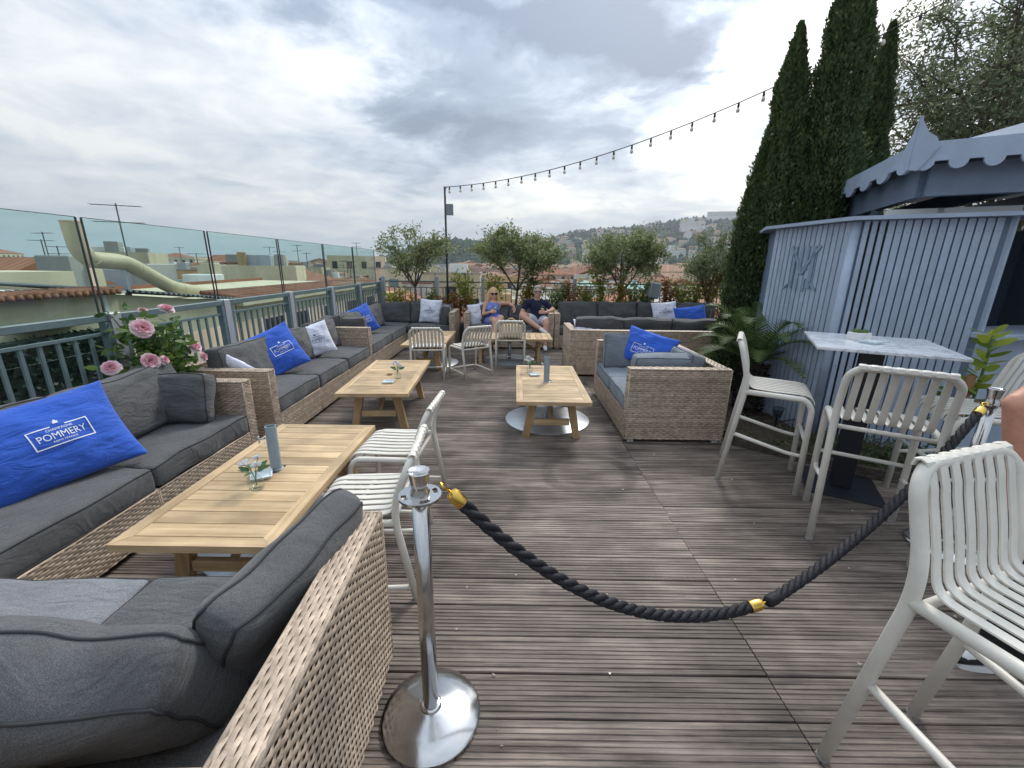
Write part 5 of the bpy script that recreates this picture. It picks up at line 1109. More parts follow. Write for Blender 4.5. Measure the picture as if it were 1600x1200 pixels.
def standing():
    t = thing('person', 'standing person in black trousers and black and white trainers beside a bar stool', 'person', (2.15, 1.45, 0)); hc = (-.04, -.03, 1.64); hp, f, s, z = head_parts(hc, (-1, .1, -.05))
    torso = [[((.10, .03, .95), .15), ((.08, .02, 1.12), .145), ((.04, .0, 1.28), .155), ((.02, -.02, 1.37), .12)], [((-.16, -.11, 1.38), .06), ((.20, .04, 1.38), .06)], [((.02, -.02, 1.42), .065), ((-.02, -.03, 1.53), .056)]]
    legs = [[((.04, -.07, .92), .10), ((-.06, -.06, .50), .068), ((-.09, -.055, .10), .045)], [((.04, .10, .92), .10), ((.14, .15, .50), .068), ((.25, .16, .10), .045)]]
    arms = [[((-.16, -.11, 1.38), .056), ((-.445, -.10, 1.17), .040), ((-.35, -.10, .88), .030)], [((.20, .04, 1.38), .056), ((.33, .1, 1.10), .044), ((.28, .0, .87), .031)]]
    hd = hand((-.35, -.10, .88), (.15, .0, -1), (.9, .2, 0), 1, .55, .085, 1.15)+hand((.28, .0, .87), (-.2, 0, -1), (0, -1, 0), -1, .5, .085, 1.15)
    body_part('body', hp+torso+legs+arms+hd, mat('skin_ruddy', (.55, .27, .19), .5, var=.12, vscale=30), t, .012, 5)
    body_part('shirt', [[((.10, .03, .93), .17), ((.08, .02, 1.12), .17), ((.04, .0, 1.28), .175), ((.02, -.02, 1.36), .14)], [((.02, -.02, 1.38), .09), ((-.16, -.11, 1.385), .082), ((-.26, -.108, 1.315), .066)], [((.02, -.02, 1.38), .09), ((.20, .04, 1.385), .082), ((.27, .07, 1.22), .066)]], mat('dark_shirt', (.03, .03, .035), .85), t, .014, 4)
    hv = Vector(hc); body_part('hair', [('e', hv+Vector((.014, 0, .034)), (.092, .086, .104)), [(hv+Vector((.07, 0, -.02)), .05), (hv+Vector((.06, 0, -.06)), .04)]], mat('brown_hair', (.10, .06, .035), .6, var=.3, vscale=60, bump=.8, bscale=90, bdist=.008), t, .011, 3)
    body_part('trousers', [[((.05, .02, .98), .165), ((.04, .02, .90), .165)], [((.04, -.07, .90), .125), ((-.06, -.06, .50), .092), ((-.085, -.055, .10), .075)], [((.04, .10, .90), .125), ((.14, .15, .50), .092), ((.25, .16, .10), .075)]], mat('black_trousers', (.012, .012, .014), .9, bump=.5, bscale=20, bdist=.02), t, .014, 4)
    for x, y in ((-.11, -.055), (.25, .16)):
        sh = body_part('shoe', [[((x+.04, y, .06), .043), ((x-.02, y, .075), .045), ((x-.08, y, .052), .042), ((x-.145, y, .042), .033)]], mat('trainer_black', (.018, .018, .02), .6), t, .009, 3)
        body_part('toe_panel', [[((x-.10, y, .062), .036), ((x-.142, y, .047), .031)], [((x-.03, y-.02, .082), .03), ((x-.07, y-.01, .068), .032)]], mat('trainer_white', (.66, .68, .68), .6), sh, .007, 2)
        g = G(); g.prism([(x+.08-.235*u, y+q*.046*math.sin(math.pi*(.12+.80*u))**.45) for q, us in ((-1, [i/12 for i in range(13)]), (1, [1-i/12 for i in range(13)])) for u in us], .002, .026); g.build('sole', mat('trainer_white', (0, 0, 0)), sh)
        g = G()
        for k in range(5): g.tube([(x-.035-.014*k, y-.024, .106-.008*k), (x-.04-.014*k, y+.024, .106-.008*k)], .0035, 5)
        g.build('laces', mat('trainer_white', (0, 0, 0)), sh)
standing()
def handbag():
    t = thing('handbag', 'tan leather handbag lying on the seat of a low chair', 'handbag', (-.03, 6.96, .452), .1); T = mat('tan_leather', (.55, .36, .17), .5, var=.15, vscale=12)
    vs, fs, a, b = cushion_data(.34, .16, .20, .05, .02, 77, .006, 12, 8); g = G(); g.add(vs, fs); g.build('bag', T, t, True); g = G(); g.tube(bez((-.11, 0, .19), (0, 0, .42), (.11, 0, .19), 12), .010, 8); g.build('strap', T, t, True); g = G(); g.box(-.14, .14, -.10, -.085, .08, .19, .004); g.build('flap', mat('pale_leather', (.66, .56, .40), .5), t)
handbag()
# ------------------------------------------------------------------ land, hills, city
GZ = -20.
def sstep(a, b, x): t = max(0., min(1., (x-a)/(b-a))); return t*t*(3-2*t)
RIDGE = [(-1600, -15), (-700, -6), (-450, 16), (-350, 42), (-100, 68), (124, 82), (209, 104), (423, 122), (550, 140), (718, 160), (1000, 190), (1600, 210), (2600, 150)]
def ridge(x):
    for (a, h), (b, k) in zip(RIDGE, RIDGE[1:]):
        if a <= x <= b: return h+(k-h)*(x-a)/(b-a)
    return 5
def land(x, y):
    s = ridge(x*1500/max(y, 800))+20; h = s*sstep(620, 1500, y)*(1-.6*sstep(1700, 2600, y))
    h += 40*math.exp(-((x+130)/135)**2-((y-930)/120)**2)
    h += (9*noise.noise(Vector((x/140, y/140, 0)))+4*noise.noise(Vector((x/45, y/45, 3))))*sstep(650, 1000, y)
    return GZ+h
g = G(); n = 48; Rr = 7000
g.add([(0, 0, GZ-.5)]+[(Rr*math.cos(2*math.pi*i/n), Rr*math.sin(2*math.pi*i/n), GZ-.5) for i in range(n)], [(0, i+1, (i+1) % n+1) for i in range(n)]); struct(g.build('ground', mat('city_ground', (.16, .15, .14), .9, var=.3, vscale=.02)))
g = G(); nx, ny = 90, 56; vs = [(-1700+i*48, 600+j*38, land(-1700+i*48, 600+j*38)-.4) for j in range(ny+1) for i in range(nx+1)]; g.add(vs, [(j*(nx+1)+i, j*(nx+1)+i+1, (j+1)*(nx+1)+i+1, (j+1)*(nx+1)+i) for j in range(ny) for i in range(nx)])
struct(g.build('hills', mat('hill_scrub', (.055, .075, .045), .95, var=.4, vscale=.03), None, True))
WALLS = {'cream': (.60, .52, .38), 'white': (.68, .66, .63), 'ochre': (.50, .33, .18), 'pink': (.50, .33, .27), 'grey': (.36, .35, .34), 'pale yellow': (.62, .54, .39)}
ROOFS = {'terracotta': (.30, .125, .075), 'faded tile': (.34, .19, .13), 'grey flat': (.30, .29, .28), 'copper green': (.33, .50, .46), 'brown tile': (.21, .115, .08)}
WM = {k: mat('plaster_'+k.replace(' ', '_'), c, .85, var=.2, vscale=.6, rand=.16, bump=.3, bscale=3, detail=8, stretch=(1.6, 1.6, .45)) for k, c in WALLS.items()}
def tilemat(name, c):
    m = mat(name, c, .85, var=.28, vscale=.9, rand=.18, detail=7); nt = m.node_tree; b = nt.nodes['Principled BSDF']; tc = nd(nt, 'ShaderNodeTexCoord'); wv = nd(nt, 'ShaderNodeTexWave', wave_type='BANDS', bands_direction='X'); wv.inputs['Scale'].default_value = 1.5; wv.inputs['Distortion'].default_value = .6; lk(nt, tc.outputs['Object'], wv.inputs[0])
    bp = nd(nt, 'ShaderNodeBump'); bp.inputs['Strength'].default_value = .8; bp.inputs['Distance'].default_value = .08; lk(nt, wv.outputs[0], bp.inputs['Height']); lk(nt, bp.outputs[0], b.inputs['Normal']); return m
RM = {k: (tilemat('roof_'+k.replace(' ', '_'), c) if 'tile' in k or k == 'terracotta' else mat('roof_'+k.replace(' ', '_'), c, .7, var=.2, vscale=.4, rand=.15)) for k, c in ROOFS.items()}
WIN = mat('window_dark', (.035, .045, .055), .25); SHUT = mat('shutter', (.16, .22, .22), .7, rand=.3)
def roof_geo(g, w, d, z, kind, rh):
    hx, hy = w/2, d/2
    if kind == 'flat':
        g.box(-hx+.25, hx-.25, -hy+.25, hy-.25, z-.3, z-.05)
    else:
        o = .35; i = 0 if kind == 'gable' else min(hx, hy)*.8
        if w >= d: vs = [(-hx-o, -hy-o, z), (hx+o, -hy-o, z), (hx+o, hy+o, z), (-hx-o, hy+o, z), (-hx-o+i, 0, z+rh), (hx+o-i, 0, z+rh)]; fs = [(0, 1, 5, 4), (2, 3, 4, 5), (3, 0, 4), (1, 2, 5), (3, 2, 1, 0)]
        else: vs = [(-hx-o, -hy-o, z), (hx+o, -hy-o, z), (hx+o, hy+o, z), (-hx-o, hy+o, z), (0, -hy-o+i, z+rh), (0, hy+o-i, z+rh)]; fs = [(1, 2, 5, 4), (3, 0, 4, 5), (0, 1, 4), (2, 3, 5), (3, 2, 1, 0)]
        g.add(vs, fs)
def wall_geo(g, w, d, z0, z1, flat):
    g.box(-w/2, w/2, -d/2, d/2, z0, z1)
    if flat:
        for a in ((-w/2, w/2, -d/2, -d/2+.25), (-w/2, w/2, d/2-.25, d/2), (-w/2, -w/2+.25, -d/2+.251, d/2-.251), (w/2-.25, w/2, -d/2+.251, d/2-.251)): g.box(*a, z1+.001, z1+.55)
def windows(parent, w, d, z0, z1, rows, single, rs, sp=3.0):
    g = G(); top = z1-.65; k = 0
    def win(cx, cy, cz, ax):
        ww, hh = 1.05, 1.5; b = [(-ww/2, ww/2), (-.06, .03)]
        q = G() if single else g
        if ax == 'y': q.box(cx-ww/2, cx+ww/2, cy-.05, cy+.03, cz-hh, cz)
        else: q.box(cx-.05, cx+.05, cy-ww/2, cy+ww/2, cz-hh, cz)
        if single: q.build('window', WIN if rs.random() < .6 else SHUT, parent)
    for r in range(rows):
        cz = top-r*3.1
        if cz-1.6 < z0: break
        nx = max(1, int(w/sp)); ny = max(1, int(d/sp))
        for i in range(nx): win(-w/2+(i+.5)*w/nx, -d/2, cz, 'y')
        for i in range(ny): win(-w/2, -d/2+(i+.5)*d/ny, cz, 'x'); win(w/2, -d/2+(i+.5)*d/ny, cz, 'x')
    if not single and g.v: stuff(g.build('windows', WIN, parent))
def building(x, y, w, d, ztop, rz, wall, roof, kind, rs, near=0, zb=GZ, rows=2, rh=None, label=None, group='city buildings beyond the terrace', name='building', chim=0):
    """near: 2 = windows one by one, 1 = joined windows, 0 = none"""
    t = thing(name, label or f'{wall} city building, {dict(flat="flat", hip="hipped", gable="gabled")[kind]} {roof.replace(" flat", "")} roof with {["no chimney", "one chimney", "two chimneys"][chim]}, {"lower" if ztop < -4 else "higher"} than the terrace', 'building', (x, y, 0), rz, group)
    g = G(); wall_geo(g, w, d, zb, ztop, kind == 'flat'); g.build('wall', WM[wall], t)
    g = G(); roof_geo(g, w, d, ztop+.004 if kind != 'flat' else ztop+.4, kind, rh or min(w, d)*rs.uniform(.16, .26)); ro = g.build('roof', RM[roof], t)
    if near: windows(t, w, d, max(zb, ztop-14), ztop, rows, near == 2, rs)
    for _ in range(chim):
        cx, cy = rs.uniform(-.35, .35)*w, rs.uniform(-.35, .35)*d; h = rs.uniform(.6, 1.3); s = rs.uniform(.2, .42); q = G(); q.box(cx-s, cx+s, cy-.22, cy+.22, ztop-.2, ztop+h, .03); c = q.build('chimney', WM[rs.choice(['cream', 'white', 'ochre'])], ro)
    if chim and near == 2:       # copings, drain pipes and small shuttered openings near the roof line
        q = G(); cm_ = RM['terracotta'] if rs.random() < .5 else WM['grey']; zc = ztop+(.552 if kind == 'flat' else -.14)
        q.box(-w/2-.08, w/2+.08, -d/2-.08, -d/2+.02, zc, zc+.1); q.box(w/2-.02, w/2+.08, -d/2+.021, d/2+.08, zc, zc+.1); q.build('coping', cm_, t)
        for _ in range(3):
            q = G(); x0 = rs.uniform(-.45, .45)*w; q.tube([(x0, -d/2-.06, ztop-9), (x0, -d/2-.06, zc)], .05, 6); q.build('drain_pipe', rs.choice([WM['grey'], BRASS, POSTG]), t)
        for _ in range(4):
            q = G(); x0 = rs.uniform(-.42, .42)*w; z0 = ztop-rs.uniform(.5, 2.2); s = rs.uniform(.2, .5); q.box(x0-s, x0+s, -d/2-.04, -d/2+.02, z0-s*1.2, z0); q.build('vent', rs.choice([WIN, SHUT, POSTG]), t)
    if chim and kind == 'flat':       # plant boxes, vents and stair heads on terrace roofs
        for _ in range(4):
            cx, cy = rs.uniform(-.38, .38)*w, rs.uniform(-.38, .38)*d; s, u, h = rs.uniform(.2, .9), rs.uniform(.2, .7), rs.uniform(.4, 1.1); q = G(); q.box(cx-s, cx+s, cy-u, cy+u, ztop+.3, ztop+.4+h, .03); q.build('roof_box', rs.choice([WM['white'], WM['grey'], WM['cream'], POSTG, RM['grey flat']]), ro)
    return t
def city():
    rs = random.Random(42)
    H = [  # x, y, w, d, top, turn, wall, roof, kind, near, label
        (-26.6, 30, 3.6, 6, 1.55, .5, 'cream', 'grey flat', 'flat', 0, 'small blank cream roof block beside the big duct'),
        (-58, 96, 13.5, 9, 1.2, .15, 'ochre', 'terracotta', 'gable', 2, 'long orange building on the skyline beyond the glass railing'),
        (-72.5, 92, 9.5, 8, .2, .15, 'white', 'grey flat', 'flat', 2, 'white flat roofed block joined to the orange building'),
        (-36.5, 64, 4.6, 6, 1.0, .2, 'white', 'grey flat', 'flat', 2, 'white cube of a stair tower on a far roof'),
        (-35.5, 100, 12.0, 9, 2.6, .25, 'pale yellow', 'grey flat', 'flat', 2, 'pale yellow apartment block with balconies over the corner sofa'),
        (78.5, 424, 20, 18, 16, .15, 'white', 'grey flat', 'flat', 1, 'tall white apartment block below the wooded hill'),
        (102.5, 256, 52, 14, 2.2, .05, 'white', 'grey flat', 'flat', 1, 'long white apartment slab behind the slender olive tree'),
        (10.6, 64, 3.6, 5, -1.1, 0, 'white', 'copper green', 'hip', 1, 'low house with a pale copper green roof above the long sofa'),
        (18.6, 66, 4.0, 5, -1.5, 0, 'white', 'copper green', 'hip', 1, 'copper green roofed house to the side of the leaning olive'),
        (-6.2, 45, 5.6, 7, .2, .05, 'pale yellow', 'grey flat', 'flat', 2, 'wide beige block with a glazed roof terrace'),
        (-15.0, 25.5, 4.6, 5, .85, .35, 'cream', 'grey flat', 'flat', 0, 'cream chimney block behind the slate roof'),
        (-9.0, 43, 2.6, 6, -.7, .0, 'white', 'grey flat', 'flat', 2, 'narrow white house behind the light pole'),
        (-64, 66, 5, 8, 1.2, .3, 'white', 'grey flat', 'flat', 0, 'white roof block near the edge of the glass railing')]
    for x, y, w, d, zt, rz, wa, ro, ki, nr, lb in H: building(x, y, w, d, zt, rz, wa, ro, ki, rs, nr, label=lb, rows=5 if y > 90 else 3, chim=1 if y < 100 else 0)
    taken = [(x, y, max(w, d)*.75+2) for x, y, w, d, *_ in H]; L = []
    def scan(d0, d1, cell):
        k = int(d1/cell)+2; a = R(18)
        for i in range(-k, k+1):
            for j in range(-k, k+1):
                x0, y0 = (i+rs.uniform(-.22, .22))*cell, (j+rs.uniform(-.22, .22))*cell; x = x0*math.cos(a)-y0*math.sin(a); y = x0*math.sin(a)+y0*math.cos(a); r = math.hypot(x, y)
                if not (d0 <= r < d1) or y < 17 or x/y > .86 or x/y < -1.5: continue
                if any(math.hypot(x-p, y-q) < s for p, q, s in taken) or land(x, y) > GZ+9: continue
                if 17 < y < 33 and -12 < x < 24: continue
                L.append((r, x, y, cell))
    def lscan():       # the close-set old houses to the left, their roofs just under eye level
        for i in range(15):
            for j in range(11):
                y = 30+j*8.2+rs.uniform(-2, 2); x = -y*(.28+.082*i)+rs.uniform(-2.5, 2.5)
                if x > -13 or any(math.hypot(x-p, y-q) < s*.8 for p, q, s in taken): continue
                w, d = rs.uniform(4, 7.5), rs.uniform(5, 8); flat = rs.random() < .4; zt = 1.6-math.hypot(x, y)*rs.uniform(.008, .062); taken.append((x, y, 5.0))
                building(x, y, w, d, zt, rs.uniform(-.25, .25), rs.choice(['cream', 'white', 'pale yellow', 'ochre', 'pink', 'white', 'grey']), 'grey flat' if flat else rs.choice(['terracotta', 'faded tile', 'brown tile']), 'flat' if flat else rs.choice(['gable', 'hip']), rs, 2 if j < 5 else 1, zb=zt-12, rows=2, rh=rs.uniform(.5, 1.1), chim=rs.choice([1, 1, 2]))
    lscan(); scan(30, 150, 11.5); scan(150, 380, 21); scan(380, 900, 44); L.sort(); far = {}
    for i, (r, x, y, c) in enumerate(L):
        w, d = c*rs.uniform(.62, .92), c*rs.uniform(.55, .85); hi = -1.5 if r < 60 else (-.3 if r < 150 else 1.5); lo = -6.5 if r < 150 else -8; zt = rs.triangular(lo, hi, (lo+hi)/2+1)
        if r > 380: zt = rs.triangular(-10, 6, -3)
        rz = R(18)+rs.choice([0, E90])+rs.uniform(-.12, .12); flat = rs.random() < .42; wa = rs.choice(['cream', 'white', 'ochre', 'pink', 'pale yellow', 'cream', 'white', 'grey']); ro = 'grey flat' if flat else rs.choice(['terracotta', 'terracotta', 'faded tile', 'brown tile', 'faded tile']); ki = 'flat' if flat else rs.choice(['gable', 'hip', 'gable'])
        if i < 215: building(x, y, w, d, zt, rz, wa, ro, ki, rs, 2 if r < 62 else (1 if r < 400 else 0), zb=max(GZ, zt-14), rows=2 if r < 80 else 3, rh=min(w, d)*.17, chim=(rs.choice([0, 1, 2]) if r < 130 else (1 if r < 380 and rs.random() < .5 else 0)))
        else:
            M_ = Matrix.Translation((x, y, 0)) @ Matrix.Rotation(rz, 4, 'Z')
            for key, m, fn in ((wa, WM[wa], lambda g: wall_geo(g, w, d, GZ, zt, flat)), ('r'+ro, RM[ro], lambda g: roof_geo(g, w, d, zt+.01 if not flat else zt+.4, ki, min(w, d)*.17))):
                g = far.setdefault(key, (G(), m))[0]; g.m = M_; fn(g)
            g = far.setdefault('win', (G(), WIN))[0]; g.m = M_; nx = max(2, int(w/4))
            for rr in range(2):
                for i2 in range(nx): g.box(-w/2+(i2+.5)*w/nx-.7, -w/2+(i2+.5)*w/nx+.7, -d/2-.06, -d/2+.02, zt-3-rr*3.2, zt-1.2-rr*3.2)
    t = stuff(thing('distant_city', 'distant city quarter of pale houses and tiled roofs', 'city'))
    for k, (g, m) in far.items(): g.m = Matrix(); stuff(g.build('house_windows' if k == 'win' else 'house_walls' if k[0] != 'r' else 'house_roofs', m, t))
    # the long tiled roof just beyond the back railing
    t = thing('building', 'long brick red tiled roof just beyond the back railing', 'building', (5, 24, 0), .03); g = G(); g.box(-14, 14, -5, 5, -12, -3.7); g.build('wall', WM['pale yellow'], t); g = G(); roof_geo(g, 28, 10, -3.69, 'gable', 2.9); ro = g.build('roof', RM['terracotta'], t)
    for i in range(56):
        g = G(); x = -14.2+i*.51; g.tube([(x, -5.32, -3.66), (x, -.05, -.80)], .11, 5, caps=False); o = g.build('tile_row', RM['terracotta'], ro, True)
    for x in (-9, -2, 6, 11): g = G(); g.box(x-.7, x+.7, -2.4, -1.5, -2.6, -1.35, .04); d = g.build('dormer', WM['white'], ro); g = G(); g.box(x-.45, x+.45, -2.43, -2.405, -2.2, -1.55); g.build('pane', WIN, d)
    for x in (-12, -5.5, 2, 9): g = G(); g.box(x-.4, x+.4, -.5, .5, -1.4, .1, .05); g.build('chimney', WM['ochre'], ro)
    # hillside houses
    for k in range(215):
        x, y = rs.uniform(40, 900), rs.uniform(760, 1500); x = x*(y/1500)**.5
        if k < 40: x, y = rs.uniform(-420, 120), rs.uniform(1000, 1450)
        w, d, h = rs.uniform(9, 24), rs.uniform(9, 14), rs.choice([7, 9, 11, 14, 17]); flat = rs.random() < .55; wa = rs.choice(['white', 'white', 'cream', 'pale yellow', 'pink', 'white']); z = land(x, y); rf = 'grey flat' if flat else rs.choice(['terracotta', 'faded tile'])
        building(x, y, w, d, z+h, rs.uniform(-.3, .3), wa, rf, 'flat' if flat else 'hip', rs, 1, zb=z-6, rows=4, label=f'{"narrow" if w < 13 else "mid-sized" if w < 18 else "wide"} {"low" if h < 10 else "tall"} {wa} hillside house with {rf} roof among the trees', group='houses on the hillside', name='hillside_house')
    for x, y, w, h, n, lb in ((640, 1330, 130, 20, 5, 'long stepped apartment building high on the hill'), (668, 1420, 52, 16, 4, 'apartment building on the crest of the hill'), (470, 1180, 60, 22, 5, 'white apartment building halfway up the hill')):
        z = land(x, y); building(x, y, w, 16, z+h, -.2, 'white' if n == 5 else 'grey', 'grey flat', 'flat', rs, 1, zb=z-20, rows=6, label=lb, name='hillside_apartments')
    # woods: a mass of crowns on the hills
    g = G(); ic = [(0, 0, 1), (.9, 0, .45), (.28, .85, .45), (-.72, .53, .45), (-.72, -.53, .45), (.28, -.85, .45), (.72, .53, -.4), (-.28, .85, -.4), (-.9, 0, -.4), (-.28, -.85, -.4), (.72, -.53, -.4)]; fi = [(0, 1, 2), (0, 2, 3), (0, 3, 4), (0, 4, 5), (0, 5, 1), (1, 6, 2), (2, 7, 3), (3, 8, 4), (4, 9, 5), (5, 10, 1), (6, 7, 2), (7, 8, 3), (8, 9, 4), (9, 10, 5), (10, 6, 1)]
    k = 0
    while k < 7400:
        if k < 1600: x, y = rs.gauss(-130, 110), rs.gauss(925, 95)
        else: y = rs.uniform(700, 1560); x = rs.uniform(-560, 1150)*(y/1500)
        z = land(x, y)
        if z < GZ+8: k += .3; continue
        k += 1; s = rs.uniform(3, 6.5); tl = rs.choice([1, 1, 1.2, 1.9]); g.add([(x+a*s*rs.uniform(.75, 1.2), y+b*s*rs.uniform(.75, 1.2), z+s*.55+c*s*tl*rs.uniform(.8, 1.15)) for a, b, c in ic], fi)
    stuff(tag(g.build('hillside_woods', mat('wood_green', (.030, .045, .024), .95, island=.45)), 'dark woods covering the hills behind the city', 'woods'))
city()
# ------------------------------------------------------------------ the neighbouring roofs to the left
def neighbours():
    rs = random.Random(4)
    t = thing('building', 'cream neighbouring house with a tiled parapet and a green hedge screen', 'building', (-6, 0, 0)); g = G(); g.box(-5.5, 0, -2, 6.45, -16, 1.12); g.build('wall', WM['cream'], t)
    g = G(); g.box(-5.5, .12, -2, 6.5, 1.123, 1.15); cp = g.build('coping', WM['white'], t)
    for i in range(84): g = G(); y = -1.95+i*.1; g.tube([(.16, y, 1.150), (-.22, y, 1.19)], .042, 6, caps=True); g.build('tile', RM['terracotta'], cp, True)
    g = G(); n = 0; hed = G()
    for _ in range(5200): leafcloud(hed, (.22+rs.gauss(0, .05), rs.uniform(-1, 6.1), rs.uniform(.02, .66)), 1, .03, .09, .045, 1, 0, rs)
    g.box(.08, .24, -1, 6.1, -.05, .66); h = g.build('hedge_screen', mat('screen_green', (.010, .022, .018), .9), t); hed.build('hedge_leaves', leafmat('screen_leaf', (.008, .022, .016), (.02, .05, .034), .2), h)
    g = G(); g.box(.02, .30, 5.0, 5.75, .78, .80); [g.box(.02, .30, 5.0+.08*i, 5.03+.08*i, .805, .83) for i in range(10)]; g.build('grille_shelf', mat('rusty_iron', (.06, .05, .045), .8), t)
    g = G(); g.box(.004, .03, 6.2, 6.26, -3, 1.11); g.build('downpipe', WM['white'], t)
    # low wing with a corrugated slate roof
    t = thing('building', 'cream wing with a grey corrugated roof under the big duct', 'building', (-6.1, 0, 0)); g = G(); g.add([(x, y, z) for x in (-4.8, 0) for y, z in ((6.5, -16), (9.3, -16), (9.3, .76), (6.5, 1.10))], [(0, 1, 2, 3), (7, 6, 5, 4), (0, 4, 5, 1), (1, 5, 6, 2), (2, 6, 7, 3), (3, 7, 4, 0)]); g.build('wall', WM['cream'], t)
    g = G(); cx = 26; vs = []
    for i in range(cx*4+1):
        y = 6.45+2.9*i/(cx*4); z = .022*math.sin(i*math.pi/2*1.0)+.04; e = 1.12-.34*(y-6.5)/2.8; vs += [(.16, y, e+z), (-3.2, y, e+.14+z)]
    g.add(vs, [(2*i, 2*i+2, 2*i+3, 2*i+1) for i in range(cx*4)]); g.build('corrugated_roof', mat('corrugated', (.17, .18, .20), .7, var=.3, vscale=2), t)
    g = G(); g.box(-4.6, -3.25, 6.6, 9.2, .8, 1.36); g.build('rear_wall', WM['cream'], t)
    t = thing('building', 'cream house with barred windows beyond the glass railing', 'building', (-6.1, 0, 0)); g = G(); g.box(-5.5, 0, 9.35, 19.5, -16, .66); g.build('wall', WM['pale yellow'], t); g = G(); g.box(-5.6, .18, 9.33, 19.6, .663, .80); c = g.build('cornice', WM['cream'], t)
    for i in range(88): g = G(); y = 9.45+i*.114; g.tube([(.14, y, .805), (-.8, y, .93)], .05, 6); g.build('tile', RM['terracotta'], c, True)
    for y in (10.2, 11.6, 13.6, 15.6, 17.6):
        g = G(); g.box(-.05, .02, y, y+.95, -.95, .25); w = g.build('window', WIN, t); g = G(); g.box(.021, .05, y-.08, y, -1.0, .3); g.box(.021, .05, y+.95, y+1.03, -1.0, .3); g.box(.021, .08, y-.1, y+1.05, -1.08, -1.0); g.build('surround', WM['white'], w)
        for k in range(7): g = G(); g.tube(bez((.06, y+.07+k*.135, .2), (.13, y+.07+k*.135, -.6), (.06, y+.07+k*.135, -.93), 5), .012, 4); g.build('bar', BRASS, w)
    # red tiled house and low roofs further along
    for x, y, w, d, zt, ro, ki, lb in ((-9.5, 25, 6.5, 8.5, -.6, 'terracotta', 'gable', 'red tiled house past the barred windows'), (-14.0, 15.5, 5.5, 8, .25, 'grey flat', 'flat', 'flat grey roof with vents behind the duct'), (-17.5, 13, 6, 4.0, .75, 'terracotta', 'gable', 'low tiled roof behind the cream house'), (-12.5, 35, 8, 8, -.9, 'brown tile', 'hip', 'brown hipped roof beyond the red tiled house'), (-24, 40, 8, 10, -.5, 'faded tile', 'gable', 'faded tiled roof behind the flat grey roof'), (-22, 20, 5, 7, .35, 'grey flat', 'flat', 'pale flat roofed block with antennas'), (-29, 18, 7, 8, .45, 'faded tile', 'gable', 'faded gabled roof by the edge of the glass railing'), (-33, 27, 8, 7, .75, 'terracotta', 'gable', 'tiled roof in front of the blank cream block')):
        building(x, y, w, d, zt, .08, rs.choice(['cream', 'white', 'grey', 'pink', 'pale yellow']), ro, ki, rs, 2, label=lb, rows=2, rh=.9, chim=2)
    # the big cream duct
    t = thing('ventilation_duct', 'big cream ventilation duct bending over the neighbouring roofs', 'duct', (-7.5, 0, 0)); DU = mat('duct_cream', (.56, .47, .32), .55, var=.12, vscale=3)
    P = [(.05, 7.50, 2.22), (.0, 7.58, 1.75), (0, 7.72, 1.60), (0, 8.42, 1.56), (0, 9.42, 1.03), (0, 11.0, .74), (.1, 11.25, .40)]
    g = G(); g.tube(rounded(P, .22, 5), .145, 20, caps=False); g.build('pipe', DU, t, True)
    for i in (1, 3, 4): p, q = Vector(P[i]), Vector(P[i+1]); d = (q-p).normalized(); c = p+d*.25; g = G(); g.tube([c-d*.012, c+d*.012], .151, 20); g.build('seam_band', DU, t)
    g = G(); g.box(-.04, .04, 8.3, 8.36, .9, 1.42); g.build('stay', STEELP, t); g = G(); g.tube([(.145*math.cos(a)+.05, 7.50+.145*math.sin(a)*.98, 2.22) for a in [i*math.pi/10 for i in range(20)]], .008, 5, closed=True); g.build('rim', DU, t)
    # antennas
    def antenna(x, y, z, h, arms, lb):
        t = thing('roof_antenna', lb, 'antenna', (x, y, z), rs.uniform(-.5, .5), 'television antennas on the roofs'); g = G(); g.tube([(0, 0, 0), (0, 0, h)], .012+.0006*y, 5); g.build('mast', mat('antenna_metal', (.10, .11, .12), .5), t)
        for k in range(arms):
            zz = h*(.97-.24*k); L = h*.30; g = G(); r = .006+.0004*y; g.tube([(-L, 0, zz), (L, 0, zz)], r, 4); [g.tube([(-L+2*L*i/7, -.14, zz), (-L+2*L*i/7, .14, zz)], r*.7, 3) for i in range(8)]; g.build('aerial', mat('antenna_metal', (0, 0, 0)), t)
    antenna(-10.6, 12, 1.3, 1.75, 2, 'large two armed television antenna over the duct')
    for i, (x, y, z, h) in enumerate(((-22.5, 21, .9, 1.6), (-21.3, 20.5, .9, 1.3), (-23.4, 22, .9, 2.0), (-29, 40, .1, 2.2), (-26, 55, 0, 2.8), (-31, 63, 1., 3.), (-15, 40, -.6, 2.4), (-19.5, 50, -1.2, 2.6), (-50, 90, 1., 3.6), (-35, 98, 2.6, 3.4), (-70, 92, .4, 4), (-13, 34, -.2, 2.0), (-40, 75, 0, 3.4))): antenna(x, y, z, h, i % 2+1, 'thin television antenna standing on a distant roof')
neighbours()
# ------------------------------------------------------------------ air
def haze():
    g = G(); g.box(-7200, 7200, -7200, 7200, GZ-2, 300); o = stuff(tag(g.build('haze', None), 'thin pale haze over the city', 'haze')); m = bpy.data.materials.new('haze'); m.use_nodes = True; nt = m.node_tree; nt.nodes.clear(); out = nd(nt, 'ShaderNodeOutputMaterial'); v = nd(nt, 'ShaderNodeVolumePrincipled'); v.inputs['Color'].default_value = (.80, .88, .97, 1); v.inputs['Density'].default_value = 0.00022; v.inputs['Anisotropy'].default_value = .2; lk(nt, v.outputs[0], out.inputs['Volume']); o.data.materials.append(m)
haze()

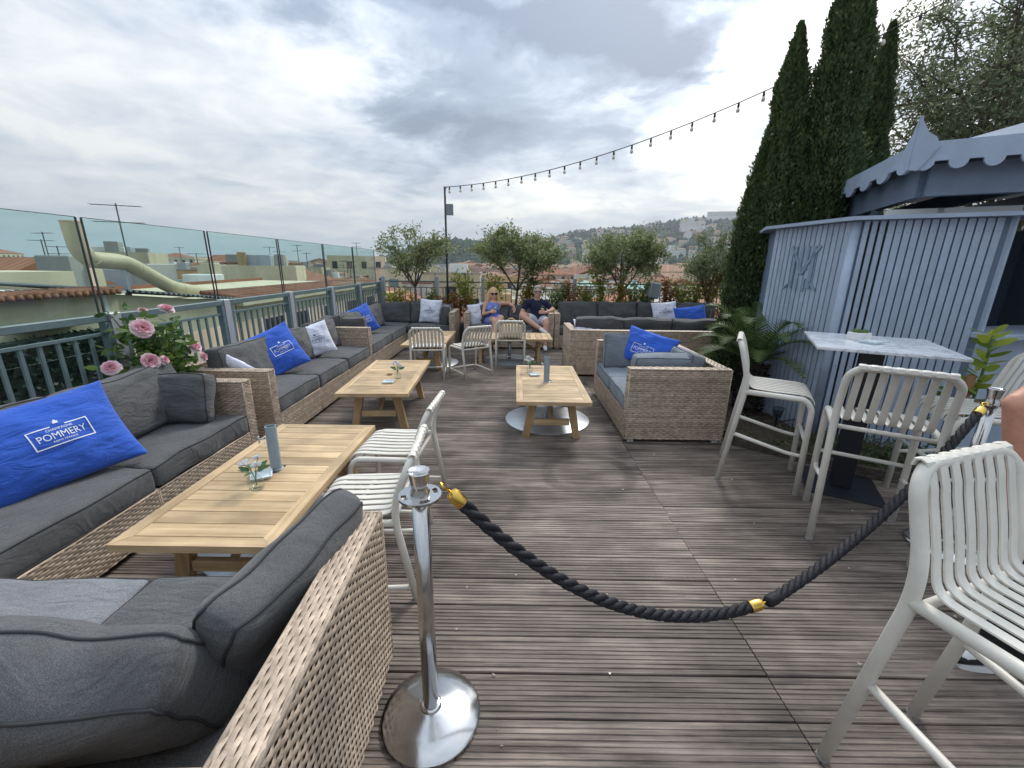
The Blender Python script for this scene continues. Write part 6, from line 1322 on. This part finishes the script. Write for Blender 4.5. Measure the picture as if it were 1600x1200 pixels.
def debris():
    rs = random.Random(31); g = G()
    for _ in range(46):
        x, y = rs.uniform(-.6, 2.6), rs.uniform(.9, 5.5); s = rs.uniform(.004, .011); a = rs.uniform(0, 6.28); g.add([(x+s*math.cos(a+k*2.09+rs.uniform(-.4, .4))*rs.uniform(.6, 1.3), y+s*math.sin(a+k*2.09)*rs.uniform(.6, 1.3), .003+.004*(k == 1)) for k in range(3)]+[(x, y, .006)], [(0, 1, 3), (1, 2, 3), (2, 0, 3)])
    stuff(tag(g.build('deck_debris', mat('debris', (.5, .47, .40), .8, island=.6)), 'crumbs and dry leaf bits scattered on the deck', 'debris'))
debris()
